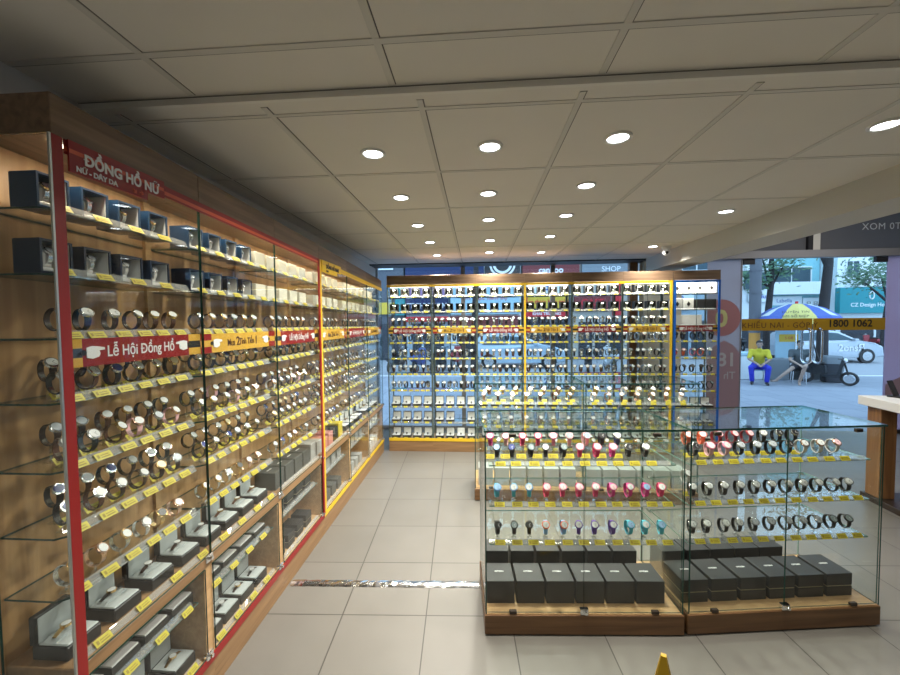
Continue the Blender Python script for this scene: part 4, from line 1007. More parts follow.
# white table at the right
r = thing('display_table', 'white-topped table on a thick brown wooden leg at the right edge', 'table', (3.39, 3.66, 0), math.radians(-6))
MB().rbox(0, 1.3, -1.3, 0, 0.835, 0.912, 0.004).build('tabletop', M['white'], r)
for x in (0.05, 1.14):
    for y in (-0.165, -1.26): MB().rbox(x, x + 0.12, y, y + 0.13, 0.05, 0.835, 0.003).build('leg', M['leg_wood'], r)
MB().rbox(0.03, 1.28, -1.28, -0.01, 0.0, 0.05, 0.003).build('base_board', M['hinge'], r)
r = thing('phone_stand', 'small black device stand on the white table at the right', 'stand', (3.62, 3.56, 0.912), 0.4)
MB().rbox(-0.05, 0.05, -0.05, 0.05, 0, 0.012, 0.003).build('base', M['blackv'], r)
m = MB(); m.xf = Matrix.Translation((0, 0.01, 0.012)) @ Matrix.Rotation(-0.35, 4, 'X'); m.rbox(-0.038, 0.038, -0.005, 0.005, 0, 0.135, 0.003); m.build('phone', M['dark'], r)

# ------------------------------------------------------------------ street outside
def paving(name, c1, c2, cm, w, h):
    m, t, b = nt(name); tc = t.nodes.new('ShaderNodeTexCoord'); br = t.nodes.new('ShaderNodeTexBrick'); br.offset = 0.5
    br.inputs['Scale'].default_value = 1; br.inputs['Mortar Size'].default_value = 0.012; br.inputs['Brick Width'].default_value = w; br.inputs['Row Height'].default_value = h
    br.inputs['Color1'].default_value = (*c1, 1); br.inputs['Color2'].default_value = (*c2, 1); br.inputs['Mortar'].default_value = (*cm, 1)
    t.links.new(tc.outputs['Object'], br.inputs['Vector']); t.links.new(br.outputs['Color'], b.inputs['Base Color']); b.inputs['Roughness'].default_value = 0.8
    return m
M['pave'] = paving('pavement_slabs', (0.27, 0.29, 0.33), (0.31, 0.33, 0.37), (0.20, 0.21, 0.24), 0.6, 0.6)
M['asph'] = mat('road_asphalt', (0.36, 0.37, 0.39), 0.9, var=0.12, vscale=3)
struct('ground_sidewalk', MB().box(-20, 30, 5.78, 11.3, -0.05, -0.002), [M['pave']])
struct('ground_road', MB().box(-30, 50, 11.3, 60, -0.10, -0.02), [M['asph']])
struct('ground_kerb', MB().box(-20, 30, 11.3, 11.45, -0.10, 0.0), [M['white']])
EX = {'wall_w': (0.80, 0.84, 0.84), 'wall_b': (0.33, 0.42, 0.48), 'wall_d': (0.10, 0.11, 0.13), 'wall_c': (0.48, 0.44, 0.38), 'win': (0.05, 0.09, 0.11), 'teal': (0.02, 0.27, 0.30), 'cyan': (0.30, 0.62, 0.66),
      'navy': (0.015, 0.03, 0.10), 'sred': (0.62, 0.03, 0.04), 'syel': (0.75, 0.50, 0.05), 'lblue': (0.42, 0.62, 0.72), 'maroon': (0.20, 0.04, 0.04), 'purp': (0.30, 0.18, 0.34), 'shut': (0.22, 0.25, 0.27), 'open': (0.035, 0.04, 0.05)}
for k, c in EX.items(): M['x_' + k] = mat('street_' + k, c, 0.7, var=0.05, vscale=2)
def building(label, x, y, W, H, wall, wins, shop=True, D=6.0, bal=None):
    r = thing('shop_building', label, 'building', (x, y, 0), 0, None)
    MB().box(0, W, 0, D, -0.05, H).build('wall', M[wall], r)
    MB().box(-0.03, W + 0.03, -0.12, D, H, H + 0.18).build('roof', M['x_shut'], r)
    for (a, b, c, d) in wins:
        f = MB().box(a - 0.06, b + 0.06, -0.06, 0, c - 0.06, c).box(a - 0.06, b + 0.06, -0.06, 0, d, d + 0.06).box(a - 0.06, a, -0.06, 0, c, d).box(b, b + 0.06, -0.06, 0, c, d).box((a+b)/2 - 0.02, (a+b)/2 + 0.02, -0.05, 0, c, d)
        f = f.build('window_frame', M['x_wall_w'], r); MB().box(a, b, -0.02, -0.004, c, d).build('pane', M['x_win'], f)
    if shop:
        MB().box(0.25, W - 0.25, -0.02, -0.003, 0, 1.55).build('shop_shade_panel', M['x_open'], r)  # dark panel on the solid wall, painted as the shaded shop interior
        for k in range(1, 3): MB().box(0.25 + (W - 0.5)*k/3 - 0.05, 0.25 + (W - 0.5)*k/3 + 0.05, -0.06, -0.02, 0, 1.55).build('shop_post', M[wall], r)
    if bal:
        a, b, z = bal; MB().box(a, b, -0.7, 0, z - 0.12, z).box(a, b, -0.7, -0.62, z, z + 0.55).build('balcony', M['x_wall_w'], r)
    return r
def sign(label, x, y, W, z0, z1, m, txt=None, tm=None, size=0.3, d=0.14, cat='sign', name='shop_sign', **k):
    r = thing(name, label, cat, (x, y, 0)); MB().rbox(0, W, -d, 0, z0, z1, 0.01).build('board', M[m], r)
    if txt: put_text('lettering', txt, size, M[tm], r, (W/2, -d - 0.004, (z0 + z1)/2), FACE_NY, extrude=0.002, **k)
    return r
M['redink'] = mat('red_lettering', (0.60, 0.02, 0.03), 0.5); M['blueink'] = mat('blue_lettering', (0.03, 0.08, 0.40), 0.5)
YS = 16.3
building('narrow dark shop house with the yellow and teal signs, far left outside', -6.2, YS, 3.1, 7.0, 'x_wall_d', [(0.4, 1.2, 3.9, 5.2), (1.8, 2.6, 3.9, 5.2)])
building('shop house carrying the navy sign, seen through the back shelves', -3.0, YS, 1.85, 7.0, 'x_wall_b', [(0.3, 1.5, 4.2, 5.4)])
building('pale shop house behind the light blue signboard', -1.1, YS, 2.95, 7.0, 'x_wall_w', [(0.3, 1.2, 4.2, 5.4), (1.7, 2.6, 4.2, 5.4)])
building('dark shop house behind the yellow and red sign', 1.9, YS, 2.0, 7.0, 'x_wall_d', [(0.4, 1.5, 4.2, 5.4)])
building('shop house with the tall red panel beside the yellow sign', 3.95, YS, 2.3, 7.0, 'x_wall_c', [(0.4, 1.8, 4.2, 5.4)])
building('grey shop house behind the right end of the back cabinets', 6.3, YS, 3.6, 7.0, 'x_wall_b', [(0.4, 1.5, 3.6, 5.0), (2.0, 3.1, 3.6, 5.0)])
sign('yellow shop sign at the far left behind the back shelves', -4.5, YS - 0.01, 1.0, 1.95, 2.45, 'x_syel')
sign('teal upright shop sign behind the first back unit', -3.45, YS - 0.01, 0.42, 1.9, 3.35, 'x_teal')
sign('navy shop sign with white capital letters behind the back shelves', -3.0, YS - 0.01, 1.80, 1.95, 2.62, 'x_navy', 'TECHVICOM', 'whiteink', 0.30, bold=0.006)
sign('purple sign strip above the navy shop sign', -3.0, YS - 0.01, 1.80, 2.68, 3.3, 'x_purp')
sign('thin bright red strip sign under the navy shop sign', -3.0, YS - 0.01, 1.80, 1.62, 1.84, 'x_sred')
sign('large light blue signboard with a row of red lettering', -1.1, YS - 0.01, 2.85, 1.90, 3.30, 'x_lblue', 'ẩm thực nam bộ', 'redink', 0.28)
sign('maroon awning board under the light blue signboard', -1.1, YS - 0.01, 2.85, 1.35, 1.84, 'x_maroon', d=0.5)
sign('yellow shop sign with red lettering above the back shelves centre', 2.0, YS - 0.01, 1.75, 2.12, 2.66, 'x_syel', 'Ẩm thực bốn mùa', 'redink', 0.24, bold=0.006)
sign('red and white strip sign under the yellow shop sign', 2.0, YS - 0.01, 1.75, 1.78, 2.02, 'x_sred', 'KHAI TRƯƠNG', 'whiteink', 0.17, bold=0.004)
sign('pale sign above the yellow shop sign with blue letters', 2.0, YS - 0.01, 1.75, 2.75, 3.30, 'x_wall_w', 'S', 'blueink', 0.5, bold=0.01)
sign('upright red sign panel beside the white shop front', 5.55, YS - 0.01, 0.36, 1.8, 3.1, 'x_sred')
sign('dark red wide sign behind the fifth back unit', 4.0, YS - 0.01, 1.45, 2.0, 2.65, 'x_maroon', 'CAFE', 'redink', 0.4, bold=0.01)
sign('white sign panel behind the right back unit', 6.5, YS - 0.01, 2.2, 2.0, 3.0, 'x_wall_w', 'nha khoa', 'blueink', 0.4)
sign('blue sign band high above the navy shop', -3.0, YS - 0.01, 3.3, 3.42, 3.95, 'x_navy')
e = sign('black sign with a large white round emblem above the cabinets', 0.35, YS - 0.01, 1.45, 3.42, 4.4, 'blackv')
m = MB(); 
for k in range(14):
    a0 = PI + PI*k/14; a1 = a0 + PI/14*0.98
    for r1, r2 in ((0.30, 0.40), (0.46, 0.54)):
        m.add([(0.72 + r1*math.cos(a0), -0.146, 3.98 + r1*math.sin(a0)), (0.72 + r2*math.cos(a0), -0.146, 3.98 + r2*math.sin(a0)), (0.72 + r2*math.cos(a1), -0.146, 3.98 + r2*math.sin(a1)), (0.72 + r1*math.cos(a1), -0.146, 3.98 + r1*math.sin(a1))], [(0, 1, 2, 3)])
m.build('emblem', M['whiteink'], e)
sign('dark sign with white lettering above the fourth back unit', 1.9, YS - 0.01, 2.3, 3.42, 3.95, 'x_maroon', 'canifoo', 'whiteink', 0.34, bold=0.01)
sign('grey blue sign band above the fifth back unit', 4.3, YS - 0.01, 2.3, 3.42, 3.95, 'x_shut', 'SHOP', 'whiteink', 0.3)
# right group, through the door
YR = 22.0
building('white building with stacked shop signs at the left of the doorway view', 11.5, YR, 4.3, 9, 'x_wall_w', [(2.9, 3.8, 3.6, 4.4), (2.9, 3.8, 4.8, 6)])
building('glass-fronted building with a cyan top band and a white balcony', 15.9, YR + 1.0, 3.2, 9, 'x_cyan', [(0.7, 2.7, 3.5, 4.45)], bal=(0.2, 3.1, 3.05))
building('white corner house with a small window above the teal sign', 19.15, YR, 5.5, 8, 'x_wall_w', [(0.45, 1.05, 3.75, 4.6)])
building('pale building beyond the right end of the street', 24.8, YR, 6, 8, 'x_wall_b', [(1, 2, 3, 4.5), (3, 4, 3, 4.5)])
building('dark shop house between the cabinet and the column, across the road', 10.0, YS + 3, 1.4, 7, 'x_wall_d', [(0.3, 1.0, 3, 4.2)])
s = sign('teal signboard with a white ring logo and shop lettering', 19.05, YR - 0.02, 3.6, 1.85, 3.20, 'x_teal', None, None, d=0.3)
put_text('lettering', 'CZ Design House', 0.28, M['whiteink'], s, (1.55, -0.305, 2.28), FACE_NY, extrude=0.002, bold=0.004)
m = MB(); m.tube([(1.55 + 0.11*math.cos(2*PI*k/16), -0.31, 2.78 + 0.2*math.sin(2*PI*k/16)) for k in range(16)], 0.03, 6, closed=True); m.build('ring_logo', M['whiteink'], s)
sign('white box sign with dark characters left of the teal signboard', 18.15, YR + 0.985, 0.95, 1.95, 2.75, 'x_wall_w', '品品', 'blackv', 0.36)
sign('long white sign with blue lettering above the parasol', 16.2, YR + 0.985, 1.9, 2.35, 2.85, 'x_wall_w', 'Labella', 'blueink', 0.3)
sign('white sign with dark blue lettering beside the grey column', 14.6, YR - 0.02, 1.2, 2.5, 3.1, 'x_wall_w', 'e-Plus', 'blueink', 0.32, bold=0.006)
sign('small blue square sign left of the grey column', 13.7, YR - 0.02, 0.45, 3.1, 3.9, 'x_navy')
sign('white sign with blue script high beside the grey column', 14.4, YR - 0.02, 1.4, 4.2, 4.75, 'x_wall_w', 'Salacare', 'blueink', 0.3)
sign('dark green sign panel below the blue script sign', 14.4, YR - 0.02, 1.1, 3.2, 4.1, 'x_win', 'S', 'whiteink', 0.5)
for k, x in enumerate((19.95, 20.95)):
    r = thing('air_conditioner', 'white outdoor air conditioner unit, %s of two above the teal signboard' % ('left' if k == 0 else 'right'), 'air conditioner', (x, YR - 0.35, 3.22))
    MB().rbox(0, 0.85, 0, 0.33, 0, 0.58, 0.02).build('housing', M['x_wall_w'], r)
    m = MB(); m.cyl((0.33, 0.0, 0.29), (0.33, -0.012, 0.29), 0.22, n=22); m.build('fan_grille', M['x_open'], r)
    m = MB(); m.cyl((0.33, -0.013, 0.29), (0.33, -0.02, 0.29), 0.07, n=14); m.build('fan_hub', M['x_wall_w'], r)
# column, tree trunks, foliage
r = thing('street_column', 'round grey pavement column painted orange at its foot', 'column', (7.62, 11.15, 0))
MB().cyl((0, 0, 0), (0, 0, 1.22), 0.125, n=24).build('orange_base', mat('orange_column_paint', (0.62, 0.28, 0.05), 0.7), r)
MB().cyl((0, 0, 1.22), (0, 0, 5.5), 0.135, n=24).cyl((0, 0, 2.3), (0, 0, 2.34), 0.15, n=24).cyl((0, 0, 2.9), (0, 0, 2.94), 0.15, n=24).build('shaft', mat('dark_grey_column_paint', (0.13, 0.135, 0.15), 0.8, var=0.15, vscale=5), r)
def leaf_mat(name, c):
    return mat(name, c, 0.6, var=0.3, vscale=3)
M['leaf'] = leaf_mat('tree_leaves', (0.05, 0.13, 0.07)); M['leaf2'] = leaf_mat('sparse_leaves', (0.09, 0.19, 0.10)); M['bark'] = mat('tree_bark', (0.035, 0.03, 0.03), 0.9, var=0.3, vscale=6)
def tree(label, x, y, r0_, H, blobs, seed, lm='leaf', lean=0.1):
    rr = random.Random(seed); r = thing('street_tree', label, 'tree', (x, y, 0), 0)
    m = MB(); pts = [(lean*0.0, 0, -0.05), (lean*0.3, 0.05, H*0.35), (lean*0.8, -0.03, H*0.7), (lean, 0, H)]
    m.tube(pts, [r0_, r0_*0.9, r0_*0.75, r0_*0.5], 10)
    for (bx, by, bz, br, n) in blobs: m.tube([(lean*0.8, 0, H*0.66), (bx*0.5 + lean*0.4, by*0.5, (H*0.66 + bz)/2), (bx, by, bz)], [r0_*0.4, r0_*0.3, r0_*0.12], 6)
    m.build('trunk', M['bark'], r)
    m = MB()
    for (bx, by, bz, br, n) in blobs:
        for k in range(n):
            d = Vector((rr.gauss(0, 1), rr.gauss(0, 1), rr.gauss(0, 0.75))) * br * 0.5; p = Vector((bx, by, bz)) + d
            s = rr.uniform(0.05, 0.11); a = Vector((rr.uniform(-1, 1), rr.uniform(-1, 1), rr.uniform(-1, 1))).normalized(); b = a.orthogonal().normalized()
            m.add([p - a*s, p + b*s*0.45, p + a*s, p - b*s*0.45], [(0, 1, 2, 3)])
    m.build('foliage', M[lm], r)
tree('thick dark tree trunk behind the middle of the door view', 10.1, 12.0, 0.145, 4.6, [(0.6, 0.3, 4.6, 1.0, 500), (-0.6, 0.2, 4.9, 0.9, 400)], 1)
tree('thin tree beside the grey column with loose hanging leaves', 8.75, 12.3, 0.10, 3.8, [(-0.35, 0, 2.9, 0.5, 260), (0.45, 0, 3.2, 0.55, 300), (0, 0.4, 3.9, 0.9, 300)], 2, 'leaf2')
tree('leafy tree whose crown hangs over the air conditioner units', 17.2, 17.5, 0.14, 3.4, [(-0.3, 0, 3.55, 1.1, 900), (0.8, 0.2, 3.7, 1.0, 700), (-1.1, 0, 3.3, 0.7, 350)], 3, 'leaf2')
tree('street tree beyond the left back shelves', -0.1, 12.2, 0.12, 4.2, [(0, 0, 4.6, 1.2, 600)], 4)
# parasol
r = thing('parasol', 'yellow and blue striped street parasol with printed panels', 'parasol', (8.50, 10.9, 0)); r.scale = (1.0, 1.0, 0.97)
M['pyel'] = mat('yellow_canopy', (0.66, 0.55, 0.16), 0.7); M['pblu'] = mat('blue_canopy', (0.07, 0.12, 0.38), 0.7); M['pwhi'] = mat('white_canopy_print', (0.62, 0.66, 0.62), 0.7)
m = MB(); V = []; Fc = []; mm = []; n = 16; ring = [(0.0, 2.06), (0.25, 2.04), (0.55, 1.93), (0.82, 1.74), (0.98, 1.53)]
for rad, z in ring: V += [(rad*math.cos(2*PI*(k+0.5)/n), rad*math.sin(2*PI*(k+0.5)/n), z - (0.03 if k % 2 else 0) * (rad > 0.5)) for k in range(n)]
for a in range(4):
    for k in range(n):
        Fc.append((a*n + k, a*n + (k+1) % n, (a+1)*n + (k+1) % n, (a+1)*n + k)); mm.append(0 if k in (9, 10, 1, 2) else (2 if a in (1, 2) and k in (7, 12, 15, 4) else 1))
m.add(V, Fc, mm); m.build('canopy', [M['pyel'], M['pblu'], M['pwhi']], r)
MB().cyl((0, 0, 0), (0, 0, 2.1), 0.02, n=8).build('pole', M['steel'], r); MB().cyl((0, 0, 2.05), (0, 0, 2.12), 0.035, n=10).build('finial', M['sred'] if 'sred' in M else M['x_sred'], r)
for ang, tx, ty in ((-0.0, 'DUYÊN TIN', 1.80), (0.0, 'SIM SỐ ĐẸP', 1.69)):
    rad = 0.80 if ty > 1.75 else 0.89
    put_text('lettering', tx, 0.10, M['blackv'], r, (-0.63*rad*0.98, -0.77*rad*0.98, ty + 0.02), (math.radians(48), 0, -0.69), extrude=0.002)
# A-frame stall with dark tarpaulin, poster board, cooler, crates
r = thing('market_stall', 'dark tarpaulin-covered street stall under the parasol', 'stall', (8.75, 10.9, 0)); r.scale = (0.80,) * 3
for a, b in (((-0.62, 0, 0.0), (-0.12, 0.1, 1.75)), ((0.62, 0, 0.0), (0.14, 0.1, 1.75)), ((-0.62, 0.8, 0.0), (-0.12, 0.6, 1.75)), ((0.62, 0.8, 0.0), (0.14, 0.6, 1.75))): MB().tube([a, b], 0.022, 8).build('leg', M['blackv'], r)
m = MB(); m.prism([(-0.95, 0.0), (0.35, 0.0), (0.30, 0.33), (0.05, 0.42), (-0.35, 0.38), (-0.9, 0.28)], -0.35, 0.45, 0); o = m.build('tarpaulin', mat('dark_tarpaulin', (0.045, 0.055, 0.06), 0.8, var=0.4, vscale=8), r)
bv = o.modifiers.new('bevel', 'BEVEL'); bv.width = 0.06; bv.segments = 3
r = thing('poster_board', 'white and yellow standing poster board behind the seated people', 'poster', (8.02, 10.9, 0))
MB().box(-0.02, 0.62, 0, 0.03, 0.55, 1.5, 0).build('board', M['x_lblue'], r); MB().box(0.06, 0.54, -0.006, 0, 0.98, 1.18).build('yellow_panel', M['syel'] if 'syel' in M else M['x_syel'], r)
put_text('lettering', 'ĐỔI SIM 4G', 0.10, M['blueink'], r, (0.3, -0.004, 1.34), FACE_NY); put_text('lettering', '5 GB', 0.10, M['redink'], r, (0.3, -0.010, 1.08), FACE_NY)
MB().box(0.0, 0.03, 0.03, 0.05, 0, 0.55).build('leg', M['steel'], r); MB().box(0.57, 0.60, 0.03, 0.05, 0, 0.55).build('leg', M['steel'], r)
r = thing('cooler_box', 'pale white cooler box behind the person in yellow', 'cooler', (7.18, 10.62, 0))
MB().rbox(-0.30, 0.32, 0, 0.4, 0.0, 0.62, 0.02).build('box_body', M['x_wall_w'], r); MB().rbox(-0.31, 0.33, -0.01, 0.41, 0.62, 0.72, 0.02).build('lid', M['x_lblue'], r)
o = MB().rbox(0, 0.48, 0, 0.35, 0, 0.55, 0.015).build('storage_crate', [M['x_shut']]); o.location = (7.62, 10.55, 0); tag(o, 'grey storage crate between the two seated people', 'crate')

# ------------------------------------------------------------------ people
def capsule(mb, a, b, r1, r2, n=12):
    a, b = Vector(a), Vector(b); ball(mb, a, (r1, r1, r1)); ball(mb, b, (r2, r2, r2)); mb.cyl(a, b, r1, r2, n)
def ball(mb, c, s, n=12, k=8):
    V = [(c[0] + s[0]*math.sin(PI*j/k)*math.cos(2*PI*i/n), c[1] + s[1]*math.sin(PI*j/k)*math.sin(2*PI*i/n), c[2] + s[2]*math.cos(PI*j/k)) for j in range(1, k) for i in range(n)]
    V += [(c[0], c[1], c[2] + s[2]), (c[0], c[1], c[2] - s[2])]; t, b = len(V) - 2, len(V) - 1
    Fc = [(j*n + i, (j+1)*n + i, (j+1)*n + (i+1) % n, j*n + (i+1) % n) for j in range(k-2) for i in range(n)]
    Fc += [(t, i, (i+1) % n) for i in range(n)] + [(b, (k-2)*n + (i+1) % n, (k-2)*n + i) for i in range(n)]
    mb.add(V, Fc, 0, True)
def remeshed(mb, name, m, parent, vox):
    o = bpy.data.objects.new(name, mb.mesh(name, [m])); C.objects.link(o)
    q = o.modifiers.new('r', 'REMESH'); q.mode = 'VOXEL'; q.voxel_size = vox; q.use_smooth_shade = True
    s = o.modifiers.new('s', 'SMOOTH'); s.iterations = 3
    me = bpy.data.meshes.new_from_object(o.evaluated_get(bpy.context.evaluated_depsgraph_get())); me.name = name
    me.materials.clear(); me.materials.append(m)
    old = o.data; o.modifiers.clear(); o.data = me; bpy.data.meshes.remove(old); o.parent = parent
    for p in me.polygons: p.use_smooth = True
    return o
def seated(label, loc, rz, J, shirt, pants, skin, hairc, sleeve=0.55, pant_to='ankle', shoes=None):
    r = thing('person', label, 'person', loc, rz); r.scale = (0.82,) * 3
    b = MB(); sk = mat('skin_' + label[:12], skin, 0.6)
    pel, ch, nk, hd = [Vector(J[k]) for k in ('pelvis', 'chest', 'neck', 'head')]
    capsule(b, pel + Vector((-0.06, 0, 0)), pel + Vector((0.06, 0, 0)), 0.105, 0.105); capsule(b, pel, ch, 0.11, 0.13); capsule(b, ch + Vector((-0.08, 0, 0.03)), ch + Vector((0.08, 0, 0.03)), 0.10, 0.10)
    capsule(b, ch + Vector((0, 0, 0.1)), nk, 0.07, 0.052); capsule(b, nk, hd, 0.050, 0.050)
    ball(b, hd + Vector((0, 0.005, 0.045)), (0.077, 0.094, 0.098)); ball(b, hd + Vector((0, -0.028, -0.018)), (0.055, 0.060, 0.062))
    f = hd + Vector((0, -0.092, 0.015)); ball(b, f + Vector((0, -0.006, -0.004)), (0.013, 0.020, 0.022), 8, 6)
    for s in (-1, 1):
        ball(b, hd + Vector((s*0.077, 0.005, 0.015)), (0.010, 0.020, 0.028), 8, 6)
    ball(b, f + Vector((0, 0.010, -0.052)), (0.024, 0.012, 0.009), 8, 6)
    sh = MB(); pt = MB()
    capsule(sh, pel + Vector((0, 0, 0.06)), ch, 0.135, 0.148); capsule(sh, ch + Vector((-0.10, 0, 0.035)), ch + Vector((0.10, 0, 0.035)), 0.112, 0.112); capsule(sh, ch, nk - Vector((0, 0, 0.05)), 0.13, 0.078)
    capsule(pt, pel + Vector((-0.07, 0, 0)), pel + Vector((0.07, 0, 0)), 0.128, 0.128)
    for s in ('l', 'r'):
        S, E_, Wr = Vector(J['sh_' + s]), Vector(J['el_' + s]), Vector(J['wr_' + s])
        capsule(b, ch + Vector((0, 0, 0.06)), S, 0.08, 0.06); capsule(b, S, E_, 0.050, 0.038); capsule(b, E_, Wr, 0.038, 0.026)
        d = (Wr - E_).normalized(); side = d.cross(Vector((0, 0, 1))).normalized(); dn = Vector((0, 0, -1))
        palm = Wr + d*0.05; capsule(b, Wr, palm, 0.026, 0.030)
        for q, L in ((-1.5, 0.060), (-0.5, 0.072), (0.5, 0.068), (1.5, 0.052)):
            p0 = palm + side*q*0.019; p1 = p0 + d*L*0.6 + dn*0.012; p2 = p1 + d*L*0.3 + dn*0.022; capsule(b, p0, p1, 0.0095, 0.009, 8); capsule(b, p1, p2, 0.009, 0.008, 8)
        inn = side * (-1 if s == 'l' else 1); t0 = Wr + d*0.02 + inn*0.022; t1 = t0 + inn*0.028 + d*0.03; capsule(b, t0, t1, 0.012, 0.010, 8); capsule(b, t1, t1 + d*0.025, 0.010, 0.009, 8)
        capsule(sh, ch + Vector((0, 0, 0.06)), S, 0.095, 0.075); capsule(sh, S, S.lerp(E_, sleeve), 0.068, 0.062)
        K, A, T = Vector(J['kn_' + s]), Vector(J['an_' + s]), Vector(J['to_' + s]); hp = pel + Vector((0.09 if s == 'l' else -0.09, 0, 0))
        if 'hip_' + s in J: hp = Vector(J['hip_' + s])
        capsule(b, hp, K, 0.082, 0.056); capsule(b, K, A, 0.054, 0.036)
        capsule(b, A + Vector((0, 0.02, -0.03)), T, 0.036, 0.026)
        for q in (-1, 0, 1): capsule(b, T + Vector((q*0.02, 0, 0)), T + (T - A).normalized()*0.025 + Vector((q*0.022, 0, 0)), 0.016, 0.012, 8)
        if pant_to == 'ankle': capsule(pt, hp, K, 0.098, 0.078); capsule(pt, K, K.lerp(A, 0.93), 0.074, 0.060)
        else: capsule(pt, hp, hp.lerp(K, 0.80), 0.102, 0.088)
        if shoes:
            m = MB(); capsule(m, A + Vector((0, 0.03, -0.035)), T, 0.048, 0.040); remeshed(m, 'shoe', shoes, r, 0.012)
    remeshed(b, 'body', sk, r, 0.0075); remeshed(sh, 'shirt', shirt, r, 0.014); remeshed(pt, 'trousers' if pant_to == 'ankle' else 'shorts', pants, r, 0.014)
    h = MB(); ball(h, hd + Vector((0, 0.018, 0.065)), (0.086, 0.092, 0.092)); ball(h, hd + Vector((0, 0.05, 0.02)), (0.07, 0.06, 0.07)); ball(h, hd + Vector((0, -0.035, 0.105)), (0.066, 0.055, 0.036))
    remeshed(h, 'hair', hairc, r, 0.012)
    for s in (-1, 1):
        m = MB(); ball(m, hd + Vector((s*0.030, -0.083, 0.030)), (0.011, 0.008, 0.007), 8, 6); m.build('eye', M['blackv'], r)
def stool(label, loc, rz, mt, h=0.42):
    r = thing('stool', label, 'stool', loc, rz); r.scale = (0.80,) * 3
    MB().rbox(-0.17, 0.17, -0.17, 0.17, h - 0.03, h, 0.01).build('seat', mt, r)
    for a in (-1, 1):
        for b in (-1, 1): MB().tube([(a*0.14, b*0.14, h - 0.03), (a*0.16, b*0.16, 0.0)], 0.014, 8).build('leg', M['steel'], r)
hair = mat('black_hair', (0.012, 0.011, 0.011), 0.6)
seated('person in a yellow polo shirt and blue trousers sitting forward, hands together', (7.02, 10.10, 0), -0.55,
       dict(pelvis=(0, 0, 0.53), chest=(0, -0.08, 0.86), neck=(0, -0.13, 1.06), head=(0, -0.17, 1.16), sh_l=(0.19, -0.10, 0.97), sh_r=(-0.19, -0.10, 0.97), el_l=(0.25, -0.25, 0.74), el_r=(-0.25, -0.25, 0.74),
            wr_l=(0.10, -0.42, 0.63), wr_r=(-0.06, -0.44, 0.62), kn_l=(0.20, -0.42, 0.50), kn_r=(-0.20, -0.42, 0.50), an_l=(0.17, -0.38, 0.09), an_r=(-0.17, -0.38, 0.09), to_l=(0.19, -0.53, 0.045), to_r=(-0.19, -0.53, 0.045)),
       mat('yellow_polo', (0.60, 0.50, 0.03), 0.8), mat('royal_blue_trousers', (0.03, 0.04, 0.50), 0.8), (0.36, 0.24, 0.18), hair, 0.8, 'ankle', M['blackv'])
stool('small stool under the person in yellow', (7.02, 10.13, 0), -0.55, M['x_lblue'], 0.42)
seated('person in a dark grey shirt and shorts sitting with one bare leg stretched out', (7.88, 9.98, 0), -0.5,
       dict(pelvis=(0, 0, 0.53), chest=(0, -0.03, 0.86), neck=(0, -0.05, 1.06), head=(0, -0.08, 1.16), sh_l=(0.19, -0.04, 0.97), sh_r=(-0.19, -0.04, 0.97), el_l=(0.27, -0.16, 0.74), el_r=(-0.24, -0.18, 0.72),
            wr_l=(0.10, -0.36, 0.62), wr_r=(-0.06, -0.40, 0.60), kn_l=(0.05, -0.44, 0.56), kn_r=(-0.22, -0.40, 0.50), an_l=(-0.05, -0.36, 0.10), an_r=(-0.58, -0.55, 0.16), to_l=(-0.07, -0.50, 0.04), to_r=(-0.70, -0.66, 0.12)),
       mat('dark_grey_shirt', (0.07, 0.085, 0.09), 0.8), mat('black_shorts', (0.03, 0.032, 0.04), 0.8), (0.42, 0.29, 0.22), hair, 0.6, 'knee')
stool('low stool under the person in the dark grey shirt', (7.88, 10.0, 0), -0.5, M['dark'], 0.42)

